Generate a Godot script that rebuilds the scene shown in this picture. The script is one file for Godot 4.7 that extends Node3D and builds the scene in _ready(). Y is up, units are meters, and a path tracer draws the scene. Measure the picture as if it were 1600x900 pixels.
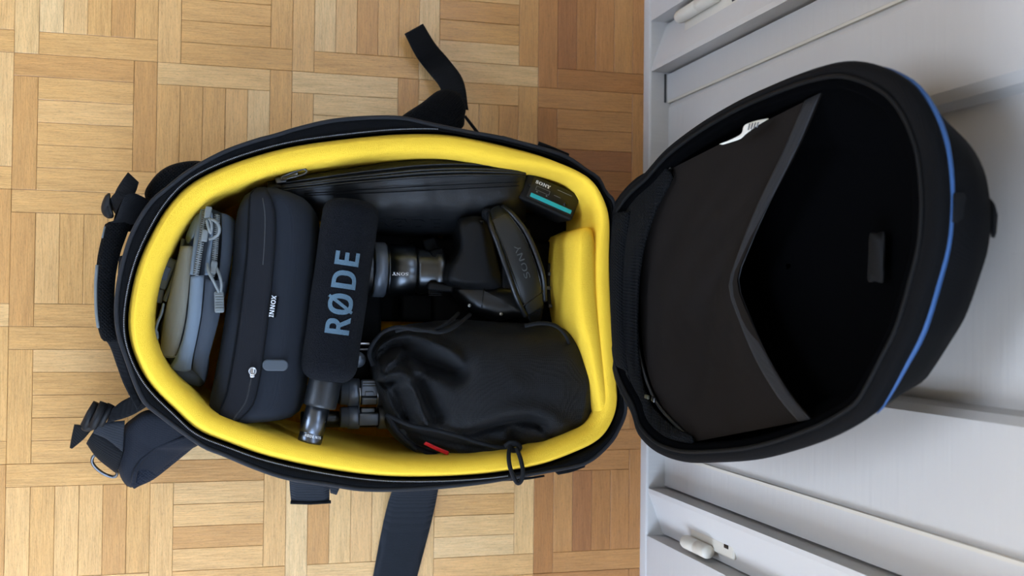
extends Node3D
# A camera backpack lying open on a parquet floor in front of a white painted door.
# Units: metres, y up, +X towards the door, +Z towards the window.

const EYE_HEIGHT := 1.6
const FOCAL := 1754.769            # focal length in pixels of a 1600 x 900 picture
const RIM := 0.2                   # height of the rim of the bag over the floor
var cam_right := Vector3(0.96316598, 0.26870827, -0.01035132)
var cam_down := Vector3(0.01564727, -0.01757469, 0.99972311)
var cam_forward := Vector3(0.26845195, -0.96306126, -0.0211319)
var mats := {}
var rng := RandomNumberGenerator.new()

func _ready() -> void:
	rng.seed = 7
	camera_and_light()
	make_materials()
	build_room()
	build_floor()
	build_door()
	build_backpack()
	build_contents()
	for pair in [["floor", "honey-coloured oak parquet in interlocking square units, darker along the door"], ["door_1", "white painted panelled door with pin hinges behind the open lid"], ["wall_right", "white painted wall around the door"], ["trim_1", "white painted door frame strip above the lid in the picture"], ["trim_2", "white painted door frame strip below the lid in the picture"]]:
		get_node(pair[0]).set_meta("label", pair[1])

func camera_and_light() -> void:
	var cam := Camera3D.new()
	cam.name = "camera"
	add_child(cam)
	cam.transform = Transform3D(Basis(cam_right, -cam_down, -cam_forward), Vector3(0, EYE_HEIGHT, 0))
	cam.fov = rad_to_deg(2.0 * atan(450.0 / FOCAL))
	cam.near = 0.05
	cam.far = 60.0
	var lens := CameraAttributesPhysical.new()
	lens.frustum_focal_length = 12.0 * FOCAL / 450.0
	lens.frustum_focus_distance = 1.38
	lens.frustum_near = 0.05
	lens.frustum_far = 60.0
	lens.exposure_aperture = 6.3
	cam.attributes = lens
	cam.current = true
	var env := Environment.new()
	env.background_mode = Environment.BG_SKY
	var sky := Sky.new()
	var air := ProceduralSkyMaterial.new()
	air.sky_top_color = Color(0.74, 0.85, 1.0)
	air.sky_horizon_color = Color(0.95, 0.97, 1.0)
	air.ground_horizon_color = Color(0.62, 0.63, 0.62)
	air.ground_bottom_color = Color(0.40, 0.40, 0.38)
	air.sky_energy_multiplier = 1.0
	sky.sky_material = air
	env.sky = sky
	env.background_energy_multiplier = 1.0
	env.tonemap_mode = Environment.TONE_MAPPER_LINEAR
	env.tonemap_exposure = 14.0
	env.sdfgi_enabled = true
	env.ssao_enabled = true
	env.ssil_enabled = true
	var world := WorldEnvironment.new()
	world.name = "world"
	world.environment = env
	add_child(world)

# ---------------------------------------------------------------- measuring
func ray(u: float, v: float) -> Vector3:
	return cam_right * ((u - 800.0) / FOCAL) + cam_down * ((v - 450.0) / FOCAL) + cam_forward

# the place at height y that was measured at u, v on the photograph
func at(u: float, v: float, y := RIM) -> Vector3:
	var d := ray(u, v)
	return Vector3(0, EYE_HEIGHT, 0) + d * ((y - EYE_HEIGHT) / d.y)

func at_wall(u: float, v: float, x: float) -> Vector3:
	var d := ray(u, v)
	return Vector3(0, EYE_HEIGHT, 0) + d * (x / d.x)

func on_plane(u: float, v: float, p: Vector3, n: Vector3) -> Vector3:
	var d := ray(u, v)
	var eye := Vector3(0, EYE_HEIGHT, 0)
	return eye + d * ((p - eye).dot(n) / d.dot(n))

# "u v, u v, ..." or "u v y, ..." to places
func places(text: String, y := RIM) -> PackedVector3Array:
	var out := PackedVector3Array()
	for item in text.split(","):
		var n := item.strip_edges().split_floats(" ", false)
		out.append(at(n[0], n[1], n[2] if n.size() > 2 else y))
	return out

# ---------------------------------------------------------------- curves
func spline(p: PackedVector3Array, n: int, closed := false) -> PackedVector3Array:
	var fine := PackedVector3Array()
	var m := p.size()
	var last := m if closed else m - 1
	for i in last:
		var a := p[(i - 1 + m) % m] if closed or i > 0 else p[0] * 2.0 - p[1]
		var b := p[i]
		var c := p[(i + 1) % m]
		var d := p[(i + 2) % m] if closed or i + 2 < m else p[m - 1] * 2.0 - p[m - 2]
		for k in 12:
			var t := k / 12.0
			fine.append(0.5 * ((2.0 * b) + (c - a) * t + (2.0 * a - 5.0 * b + 4.0 * c - d) * t * t + (3.0 * b - a - 3.0 * c + d) * t * t * t))
	fine.append(p[0] if closed else p[m - 1])
	var length := PackedFloat32Array([0.0])
	for i in range(1, fine.size()):
		length.append(length[i - 1] + fine[i].distance_to(fine[i - 1]))
	var total := length[length.size() - 1]
	var out := PackedVector3Array()
	var j := 0
	for i in n:
		var want := total * i / (float(n) if closed else float(n - 1))
		while j < fine.size() - 2 and length[j + 1] < want:
			j += 1
		var span := maxf(length[j + 1] - length[j], 1e-9)
		out.append(fine[j].lerp(fine[j + 1], clampf((want - length[j]) / span, 0.0, 1.0)))
	return out

func tangent(p: PackedVector3Array, i: int, closed := false) -> Vector3:
	var n := p.size()
	if closed:
		return (p[(i + 1) % n] - p[(i - 1 + n) % n]).normalized()
	return (p[mini(i + 1, n - 1)] - p[maxi(i - 1, 0)]).normalized()

# ---------------------------------------------------------------- meshes
# rings of equally many points, joined one to the next; around: each ring is a closed loop
func loft(rings: Array, cap := true, around := true, along := false, uv_scale := Vector2.ONE) -> ArrayMesh:
	var st := SurfaceTool.new()
	st.begin(Mesh.PRIMITIVE_TRIANGLES)
	var n: int = rings[0].size()
	var m := rings.size()
	var span := n if around else n - 1
	var volume := 0.0
	var mid := Vector3.ZERO
	for r in rings:
		mid += r[0] / float(m)
	var tris: Array[PackedVector3Array] = []
	var uvs: Array[PackedVector2Array] = []
	for j in (m if along else m - 1):
		var a: PackedVector3Array = rings[j]
		var b: PackedVector3Array = rings[(j + 1) % m]
		for i in span:
			var k := (i + 1) % n
			var u0 := Vector2(float(i) / span, float(j) / maxf(m - 1, 1)) * uv_scale
			var u1 := Vector2(float(i + 1) / span, float(j + 1) / maxf(m - 1, 1)) * uv_scale
			tris.append(PackedVector3Array([a[i], a[k], b[k]]))
			uvs.append(PackedVector2Array([u0, Vector2(u1.x, u0.y), u1]))
			tris.append(PackedVector3Array([a[i], b[k], b[i]]))
			uvs.append(PackedVector2Array([u0, u1, Vector2(u0.x, u1.y)]))
	if cap and around and not along:
		for e in [0, m - 1]:
			var ring: PackedVector3Array = rings[e]
			var c := Vector3.ZERO
			for q in ring:
				c += q / float(n)
			for i in n:
				var k := (i + 1) % n
				tris.append(PackedVector3Array([c, ring[k], ring[i]] if e == 0 else [c, ring[i], ring[k]]))
				uvs.append(PackedVector2Array([Vector2.ZERO, Vector2.ZERO, Vector2.ZERO]))
	for t in tris:
		volume += (t[0] - mid).dot((t[1] - mid).cross(t[2] - mid))
	for q in tris.size():
		for k in ([0, 2, 1] if volume > 0.0 else [0, 1, 2]):
			st.set_uv(uvs[q][k])
			st.add_vertex(tris[q][k])
	st.generate_normals()
	return st.commit()

func frame_at(t: Vector3, hint := Vector3.UP) -> Array:
	var s := t.cross(hint)
	if s.length() < 1e-4:
		s = t.cross(Vector3.RIGHT)
	s = s.normalized()
	return [s, s.cross(t).normalized()]

func tube(p: PackedVector3Array, r, sides := 8, closed := false) -> ArrayMesh:
	var rings := []
	for i in p.size():
		var f := frame_at(tangent(p, i, closed))
		var rad: float = r[i] if r is PackedFloat32Array or r is Array else r
		var ring := PackedVector3Array()
		for k in sides:
			var a := TAU * k / sides
			ring.append(p[i] + (f[0] * cos(a) + f[1] * sin(a)) * rad)
		rings.append(ring)
	return loft(rings, true, true, closed)

# a strip of cloth between two edges, with thickness
func band(a: PackedVector3Array, b: PackedVector3Array, thick := 0.0018, n := 24, bulge := 0.0) -> ArrayMesh:
	var ea := spline(a, n)
	var eb := spline(b, n)
	var rings := []
	for i in n:
		var across := eb[i] - ea[i]
		var t := (tangent(ea, i) + tangent(eb, i)).normalized()
		var nrm := t.cross(across).normalized()
		if nrm.y < 0:
			nrm = -nrm
		var ring := PackedVector3Array()
		for k in 7:
			var s := k / 6.0
			ring.append(ea[i].lerp(eb[i], s) + nrm * (thick * (0.5 if k > 0 and k < 6 else 0.1) + bulge * (1.0 - pow(2.0 * s - 1.0, 2.0))))
		for k in 7:
			var s := 1.0 - k / 6.0
			ring.append(ea[i].lerp(eb[i], s) - nrm * thick * (0.5 if k > 0 and k < 6 else 0.1))
		rings.append(ring)
	return loft(rings, true, true, false, Vector2(1, 1))

# a flat strap of a given width along a path; side tells which way it lies (default flat on the ground)
func strap(p: PackedVector3Array, width: float, thick := 0.0018, side := Vector3.ZERO, n := 30) -> ArrayMesh:
	var q := spline(p, n)
	var a := PackedVector3Array()
	var b := PackedVector3Array()
	for i in n:
		var s := side if side != Vector3.ZERO else tangent(q, i).cross(Vector3.UP).normalized()
		a.append(q[i] - s * width * 0.5)
		b.append(q[i] + s * width * 0.5)
	return band(a, b, thick, n)

# box with rounded edges round the origin
func rbox(size: Vector3, r := 0.002, n := 3) -> ArrayMesh:
	var half := size * 0.5
	r = minf(r, minf(half.x, minf(half.y, half.z)) * 0.999)
	var inner := half - Vector3(r, r, r)
	var steps := []
	for ax in 3:
		var l := PackedFloat32Array()
		for k in n:
			l.append(-inner[ax] - r * tan(PI / 4 * (1.0 - float(k) / n)))
		l.append(-inner[ax])
		l.append(inner[ax])
		for k in n:
			l.append(inner[ax] + r * tan(PI / 4 * float(k + 1) / n))
		steps.append(l)
	var st := SurfaceTool.new()
	st.begin(Mesh.PRIMITIVE_TRIANGLES)
	for ax in 3:
		var bx := (ax + 1) % 3
		var cx := (ax + 2) % 3
		for sgn in [-1.0, 1.0]:
			var lb: PackedFloat32Array = steps[bx]
			var lc: PackedFloat32Array = steps[cx]
			for i in lb.size() - 1:
				for j in lc.size() - 1:
					var quad := PackedVector3Array()
					for w in [[i, j], [i + 1, j], [i + 1, j + 1], [i, j + 1]]:
						var p := Vector3.ZERO
						p[ax] = sgn * half[ax]
						p[bx] = lb[w[0]]
						p[cx] = lc[w[1]]
						var core := p.clamp(-inner, inner)
						quad.append(core + (p - core).normalized() * r)
					var order := [0, 2, 1, 0, 3, 2] if sgn > 0 else [0, 1, 2, 0, 2, 3]
					for k in order:
						st.set_uv(Vector2(quad[k][bx], quad[k][cx]))
						st.add_vertex(quad[k])
	st.generate_normals()
	return st.commit()

func lathe(profile: PackedVector2Array, sides := 32) -> ArrayMesh:   # x: along +Y, y: radius
	var rings := []
	for q in profile:
		var ring := PackedVector3Array()
		for k in sides:
			var a := TAU * k / sides
			ring.append(Vector3(cos(a) * q.y, q.x, sin(a) * q.y))
		rings.append(ring)
	return loft(rings)

# a flat outline in x, y given thickness towards +z, with a small chamfer in front
func prism(outline: PackedVector2Array, depth: float, chamfer := 0.0) -> ArrayMesh:
	var st := SurfaceTool.new()
	st.begin(Mesh.PRIMITIVE_TRIANGLES)
	st.set_smooth_group(-1)
	var o := outline
	if Geometry2D.is_polygon_clockwise(o):
		o.reverse()
	var top := o
	if chamfer > 0.0:
		var grown := Geometry2D.offset_polygon(o, -chamfer, Geometry2D.JOIN_MITER)
		if grown.size() == 1 and grown[0].size() == o.size():
			top = PackedVector2Array()
			for p in o:
				var best: Vector2 = grown[0][0]
				for g in grown[0]:
					if g.distance_to(p) < best.distance_to(p):
						best = g
				top.append(best)
	var zc := depth - (chamfer if top != o else 0.0)
	var n := o.size()
	for i in n:
		var k := (i + 1) % n
		var a := Vector3(o[i].x, o[i].y, 0)
		var b := Vector3(o[k].x, o[k].y, 0)
		var c := Vector3(o[k].x, o[k].y, zc)
		var d := Vector3(o[i].x, o[i].y, zc)
		for p in [a, c, b, a, d, c]:
			st.add_vertex(p)
		if top != o:
			var e := Vector3(top[k].x, top[k].y, depth)
			var f := Vector3(top[i].x, top[i].y, depth)
			for p in [d, e, c, d, f, e]:
				st.add_vertex(p)
	var tri := Geometry2D.triangulate_polygon(top)
	for i in range(0, tri.size(), 3):
		for k in [0, 2, 1]:
			st.add_vertex(Vector3(top[tri[i + k]].x, top[tri[i + k]].y, depth))
	tri = Geometry2D.triangulate_polygon(o)
	for i in range(0, tri.size(), 3):
		for k in 3:
			st.add_vertex(Vector3(o[tri[i + k]].x, o[tri[i + k]].y, 0))
	st.generate_normals()
	return st.commit()

func joined(list: Array) -> ArrayMesh:     # [mesh, transform] pairs as one mesh
	var st := SurfaceTool.new()
	st.begin(Mesh.PRIMITIVE_TRIANGLES)
	for item in list:
		if item is Array:
			st.append_from(item[0], 0, item[1])
		else:
			st.append_from(item, 0, Transform3D.IDENTITY)
	return st.commit()

# a cushion: the outline is its widest line, domed upwards by up and downwards by down
func cushion(outline: PackedVector3Array, up: float, down: float, n := 48, power := 2.0) -> ArrayMesh:
	var o := spline(outline, n, true)
	var c := Vector3.ZERO
	for p in o:
		c += p / float(n)
	var rings := []
	for s in [-1.0, 1.0]:
		var list := []
		for k in 9:
			var t := k / 8.0 * 0.985
			var ring := PackedVector3Array()
			var rise := pow(1.0 - pow(1.0 - t, power), 1.0 / power)
			for p in o:
				ring.append(p.lerp(c, t) + Vector3.UP * (rise * (up if s > 0 else -down)))
			list.append(ring)
		if s < 0:
			list.reverse()
			rings = list
		else:
			rings += list.slice(1)
	return loft(rings)

func lettering(text: String, height: float, depth := 0.0004, font_name := "Droid Sans", bold := true) -> ArrayMesh:
	var font := SystemFont.new()
	font.font_names = PackedStringArray([font_name])
	font.font_weight = 700 if bold else 400
	var t := TextMesh.new()
	t.text = text
	t.font = font
	t.font_size = 64
	t.pixel_size = 0.01
	t.depth = 0.05
	t.curve_step = 1.0
	var box := t.get_aabb()
	var st := SurfaceTool.new()
	st.begin(Mesh.PRIMITIVE_TRIANGLES)
	var k := height / maxf(box.size.y, 1e-4)
	st.append_from(t, 0, Transform3D(Basis.from_scale(Vector3(k, k, depth / 0.05)), -box.get_center() * Vector3(k, k, depth / 0.05)))
	return st.commit()

# ---------------------------------------------------------------- the tree of things
func numbered(called: String, parent: Node) -> String:
	if not parent.has_node(called):
		return called
	var k := 1
	while parent.has_node("%s_%03d" % [called, k]):
		k += 1
	return "%s_%03d" % [called, k]

func thing(called: String, label: String, category: String, base := Vector3.ZERO, group := "") -> Node3D:
	var o := Node3D.new()
	o.name = numbered(called, self)
	add_child(o)
	o.position = base
	o.set_meta("label", label)
	o.set_meta("category", category)
	if group:
		o.set_meta("group", group)
	return o

# a mesh given in world places, hung under parent
func part(called: String, mesh: Mesh, m: Material, parent: Node3D, x := Transform3D.IDENTITY, label := "") -> MeshInstance3D:
	var o := MeshInstance3D.new()
	o.name = numbered(called, parent)
	o.mesh = mesh
	o.material_override = m
	parent.add_child(o, true)
	o.transform = parent.global_transform.affine_inverse() * x
	if label:
		o.set_meta("label", label)
	return o

func structure(called: String, mesh: Mesh, m: Material, x := Transform3D.IDENTITY) -> MeshInstance3D:
	var o := part(called, mesh, m, self, x)
	o.set_meta("kind", "structure")
	return o

func block(lo: Vector3, hi: Vector3, r := 0.0) -> Array:      # [mesh, transform] of a box between two corners
	var m: Mesh
	if r > 0:
		m = rbox(hi - lo, r, 2)
	else:
		m = BoxMesh.new()
		m.size = hi - lo
	return [m, Transform3D(Basis.IDENTITY, (lo + hi) * 0.5)]

func flat_on(right: Vector3, up_hint: Vector3, origin: Vector3) -> Transform3D:   # x along right, z out of the surface, y close to up_hint
	var x := right.normalized()
	var z := x.cross(up_hint).normalized()
	return Transform3D(Basis(x, z.cross(x), z), origin)

# ---------------------------------------------------------------- materials
func picture(w: int, h: int, shade: Callable) -> Image:
	var im := Image.create(w, h, false, Image.FORMAT_RGB8)
	for y in h:
		for x in w:
			im.set_pixel(x, y, shade.call(x, y))
	return im

func relief(w: int, h: int, height: Callable, strength := 4.0) -> ImageTexture:
	var im := Image.create(w, h, false, Image.FORMAT_RF)
	for y in h:
		for x in w:
			im.set_pixel(x, y, Color(height.call(x, y), 0, 0))
	im.bump_map_to_normal_map(strength)
	return ImageTexture.create_from_image(im)

func mat(called: String, color: Color, rough := 0.8, normal: Texture2D = null, tile := 0.02, strength := 1.0, metal := 0.0, sheen := 0.0, tint: Texture2D = null, specular := -1.0) -> StandardMaterial3D:
	var m := StandardMaterial3D.new()
	m.resource_name = called
	m.albedo_color = color
	m.roughness = rough
	m.metallic = metal
	if normal or tint:
		m.uv1_triplanar = true
		m.uv1_scale = Vector3.ONE / tile
	if normal:
		m.normal_enabled = true
		m.normal_texture = normal
		m.normal_scale = strength
	if tint:
		m.albedo_texture = tint
	if sheen > 0:
		m.metallic_specular = 0.16
		m.rim_enabled = true
		m.rim = sheen * 0.35
		m.rim_tint = 0.3
	if specular >= 0.0:
		m.metallic_specular = specular
	mats[called] = m
	return m

func make_materials() -> void:
	var noise := FastNoiseLite.new()
	noise.seed = 3
	noise.noise_type = FastNoiseLite.TYPE_SIMPLEX
	noise.frequency = 0.25
	noise.fractal_octaves = 2
	var fuzz := relief(128, 128, func(x, y): return absf(noise.get_noise_2d(x * 1.7, y * 1.7)) + 0.6 * noise.get_noise_2d(x * 5.1, y * 5.1), 3.0)
	var weave := relief(64, 64, func(x, y):
		var over := (int(x / 8) + int(y / 8)) % 2 == 0
		var s := sin(PI * fposmod(x, 8) / 8.0) if over else sin(PI * fposmod(y, 8) / 8.0)
		var e := sin(PI * fposmod(y, 8) / 8.0) if over else sin(PI * fposmod(x, 8) / 8.0)
		return s * (0.5 + 0.5 * e), 4.0)
	var ribs := relief(64, 64, func(x, y): return 0.7 * absf(sin(PI * y / 8.0)) + 0.25 * absf(sin(PI * x / 4.0)), 4.0)
	var netting := relief(64, 64, func(x, y):
		var a := absf(sin(PI * (x + y) / 16.0))
		var b := absf(sin(PI * (x - y) / 16.0))
		return 1.0 - smoothstep(0.35, 0.8, minf(a, b)), 5.0)
	noise.frequency = 0.09
	var leather := relief(128, 128, func(x, y): return absf(noise.get_noise_2d(x, y)) + 0.5 * absf(noise.get_noise_2d(x * 3.0 + 50, y * 3.0)), 4.0)
	noise.frequency = 0.02
	var brush := relief(256, 256, func(x, y): return noise.get_noise_2d(x * 0.35, y * 6.0) + 0.5 * noise.get_noise_2d(x * 1.1 + 90, y * 14.0), 2.0)
	mat("webbing", Color(0.07, 0.075, 0.085), 0.6, ribs, 0.014, 0.8, 0, 0.25, null, 0.2)
	mat("webbing_blue", Color(0.115, 0.13, 0.155), 0.65, ribs, 0.012, 0.8, 0, 0.4, null, 0.3)
	mat("nylon", Color(0.055, 0.06, 0.07), 0.62, weave, 0.012, 0.7, 0, 0.3)
	mat("shell", Color(0.055, 0.058, 0.066), 0.65, weave, 0.009, 0.6, 0, 0.2, null, 0.14)
	mat("shell_trim", Color(0.10, 0.107, 0.125), 0.55, weave, 0.007, 0.6, 0, 0.4, null, 0.35)
	mat("net", Color(0.06, 0.064, 0.072), 0.75, netting, 0.017, 1.5, 0, 0.2, null, 0.14)
	mat("net_blue", Color(0.105, 0.125, 0.165), 0.8, netting, 0.017, 1.4, 0, 0.3, null, 0.25)
	mat("pad_blue", Color(0.10, 0.112, 0.14), 0.75, weave, 0.010, 0.6, 0, 0.4, null, 0.25)
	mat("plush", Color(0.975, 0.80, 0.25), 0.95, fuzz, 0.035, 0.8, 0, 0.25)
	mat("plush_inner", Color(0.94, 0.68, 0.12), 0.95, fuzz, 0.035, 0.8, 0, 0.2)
	mat("black_plastic", Color(0.04, 0.042, 0.046), 0.34)
	mat("black_satin", Color(0.075, 0.077, 0.083), 0.5, fuzz, 0.008, 0.15, 0, 0, null, 0.3)
	mat("lens_metal", Color(0.34, 0.35, 0.36), 0.30, null, 0.02, 1.0, 1.0)
	mat("lid_coil", Color(0.085, 0.087, 0.092), 0.6, null, 0.02, 1.0, 0, 0, null, 0.2)
	mat("black_gloss", Color(0.02, 0.021, 0.023), 0.18)
	mat("teeth", Color(0.50, 0.50, 0.52), 0.35, null, 0.02, 1.0, 0.2)
	mat("coil_black", Color(0.12, 0.125, 0.13), 0.4)
	mat("steel", Color(0.75, 0.76, 0.78), 0.28, null, 0.02, 1.0, 1.0)
	mat("dark_metal", Color(0.36, 0.365, 0.375), 0.30, null, 0.02, 1.0, 0.95)
	mat("lid_cloth", Color(0.108, 0.094, 0.086), 0.62, weave, 0.004, 0.4, 0, 0.1, null, 0.10)
	mat("lid_inside", Color(0.022, 0.023, 0.027), 0.9, fuzz, 0.02, 0.5, 0, 0.0, null, 0.04)
	mat("blue_piping", Color(0.15, 0.32, 0.53), 0.6)
	mat("white_print", Color(0.86, 0.87, 0.88), 0.7)
	mat("grey_print", Color(0.42, 0.43, 0.45), 0.7)
	mat("label_cloth", Color(0.88, 0.87, 0.84), 0.8)
	mat("paint", Color(0.745, 0.73, 0.712), 0.55, brush, 0.5, 0.04)
	mat("paint_cream", Color(0.785, 0.755, 0.70), 0.5, brush, 0.5, 0.04)
	mat("plaster", Color(0.85, 0.845, 0.83), 0.9)
	mat("case_cloth", Color(0.150, 0.163, 0.187), 0.75, weave, 0.007, 0.6, 0, 0.3, null, 0.14)
	mat("case_tape", Color(0.130, 0.134, 0.148), 0.8, weave, 0.005, 0.6, 0, 0.2, null, 0.12)
	mat("rubber_grey", Color(0.25, 0.28, 0.31), 0.6)
	mat("mic_metal", Color(0.40, 0.42, 0.45), 0.30, fuzz, 0.004, 0.08, 1.0)
	mat("mic_sleeve", Color(0.10, 0.11, 0.12), 0.42, leather, 0.03, 0.15)
	mat("leather", Color(0.045, 0.052, 0.062), 0.38, leather, 0.022, 0.28, 0, 0, null, 0.5)
	mat("grip_leather", Color(0.085, 0.097, 0.102), 0.36, leather, 0.02, 0.3)
	mat("bag_nylon", Color(0.065, 0.07, 0.08), 0.42, weave, 0.0105, 0.9, 0, 0.4, null, 0.30)
	mat("cord", Color(0.08, 0.086, 0.098), 0.55, weave, 0.005, 0.8, 0, 0.25, null, 0.25)
	mat("red_tab", Color(0.80, 0.06, 0.12), 0.6)
	mat("cyan_print", Color(0.10, 0.66, 0.70), 0.5)
	mat("pouch_grey", Color(0.42, 0.465, 0.51), 0.75, weave, 0.006, 0.5, 0, 0.3)
	mat("pouch_dark", Color(0.27, 0.293, 0.325), 0.75, weave, 0.006, 0.5, 0, 0.3)
	mat("pouch_tan", Color(0.46, 0.455, 0.415), 0.65, ribs, 0.006, 0.5, 0, 0.3, null, 0.3)
	mat("olive", Color(0.22, 0.215, 0.155), 0.6)
	mat("zip_grey", Color(0.40, 0.42, 0.42), 0.5)
	mat("zip_dark", Color(0.20, 0.21, 0.215), 0.5)
	mat("void_black", Color(0.025, 0.026, 0.028), 0.7, null, 0.02, 1.0, 0, 0, null, 0.2)
	mat("faint_print", Color(0.22, 0.235, 0.24), 0.5)
	mat("tripod_grey", Color(0.36, 0.385, 0.42), 0.38, null, 0.02, 1.0, 0.4)
	var print_speckle := FastNoiseLite.new()
	print_speckle.seed = 5
	print_speckle.frequency = 0.4
	var speckle := ImageTexture.create_from_image(picture(128, 128, func(x, y):
		var k := clampf(0.68 + 0.55 * print_speckle.get_noise_2d(x, y), 0.25, 1.0)
		return Color(k, k, k)))
	mat("foam", Color(0.155, 0.163, 0.185), 0.97, fuzz, 0.009, 2.0, 0, 0.3, speckle, 0.08)
	mats.foam.uv1_scale = Vector3.ONE / 0.05
	mat("foam_print", Color(0.50, 0.62, 0.70), 0.9, fuzz, 0.03, 0.6, 0, 0.2, speckle)

# ---------------------------------------------------------------- the setting
func build_room() -> void:
	var lo := Vector3(-3.0, 0, -2.1)
	var hi := Vector3(0.72, 2.55, 1.35)
	structure("ceiling", block(Vector3(lo.x - 0.2, hi.y, lo.z - 0.2), Vector3(hi.x + 0.3, hi.y + 0.2, hi.z + 0.2))[0], mats.plaster, Transform3D(Basis.IDENTITY, Vector3((lo.x + hi.x) * 0.5 + 0.05, hi.y + 0.1, (lo.z + hi.z) * 0.5)))
	structure("wall_left", joined([
		block(Vector3(lo.x - 0.2, -0.05, lo.z - 0.2), Vector3(lo.x, hi.y, -0.9)),
		block(Vector3(lo.x - 0.2, -0.05, 0.8), Vector3(lo.x, hi.y, hi.z + 0.2)),
		block(Vector3(lo.x - 0.2, -0.05, -0.9), Vector3(lo.x, 0.85, 0.8)),
		block(Vector3(lo.x - 0.2, 2.25, -0.9), Vector3(lo.x, hi.y, 0.8))]), mats.plaster)
	var panes := []
	for z in [-0.9, -0.08, 0.74]:
		panes.append(block(Vector3(lo.x - 0.12, 0.85, z), Vector3(lo.x - 0.06, 2.25, z + 0.06)))
	for y in [0.85, 2.19]:
		panes.append(block(Vector3(lo.x - 0.12, y, -0.9), Vector3(lo.x - 0.06, y + 0.06, 0.8)))
	structure("window_4", joined(panes), mats.paint)
	structure("wall_back", joined([block(Vector3(lo.x, -0.05, lo.z - 0.2), Vector3(hi.x + 0.3, hi.y, lo.z))]), mats.plaster)
	# the wall with the door; daylight enters through the glazing above the painted panels
	var sill := 1.0
	var top := 2.3
	structure("wall_right", joined([
		block(Vector3(0.654, -0.05, lo.z), Vector3(0.95, hi.y, -1.5)),
		block(Vector3(0.654, -0.05, 1.2), Vector3(0.95, hi.y, hi.z + 0.2)),
		block(Vector3(0.654, top, -1.5), Vector3(0.95, hi.y, 1.2)),
		block(Vector3(0.654, -0.05, -1.5), Vector3(0.80, sill, -0.52)),
		block(Vector3(0.654, -0.05, 0.42), Vector3(0.80, sill, 1.2)),
		block(Vector3(0.735, -0.05, -0.52), Vector3(0.80, sill, 0.42))]), mats.paint)
	# a balcony door in the wall beside it, the nearer source of daylight
	var bx0 := -0.85
	var bx1 := 0.15
	structure("wall_front", joined([
		block(Vector3(lo.x, -0.05, hi.z), Vector3(bx0, hi.y, hi.z + 0.2)),
		block(Vector3(bx1, -0.05, hi.z), Vector3(0.654, hi.y, hi.z + 0.2)),
		block(Vector3(bx0, -0.05, hi.z), Vector3(bx1, 0.15, hi.z + 0.2)),
		block(Vector3(bx0, 2.2, hi.z), Vector3(bx1, hi.y, hi.z + 0.2))]), mats.plaster)
	var bars := []
	for x in [bx0, (bx0 + bx1) * 0.5 - 0.04, bx1 - 0.06]:
		bars.append(block(Vector3(x, 0.15, hi.z + 0.06), Vector3(x + 0.07, 2.2, hi.z + 0.12)))
	for y in [0.15, 2.13]:
		bars.append(block(Vector3(bx0, y, hi.z + 0.06), Vector3(bx1, y + 0.07, hi.z + 0.12)))
	structure("window_3", joined(bars), mats.paint)
	for w in [[-1.5, -0.50], [0.40, 1.2]]:
		var f := []
		for z in [w[0], (w[0] + w[1] - 0.05) * 0.5, w[1] - 0.06]:
			f.append(block(Vector3(0.68, sill, z), Vector3(0.74, top, z + 0.06)))
		for y in [sill, top - 0.06]:
			f.append(block(Vector3(0.68, y, w[0]), Vector3(0.74, y + 0.06, w[1])))
		structure(numbered("window_1", self).replace("window_1_001", "window_2"), joined(f), mats.paint)

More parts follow.
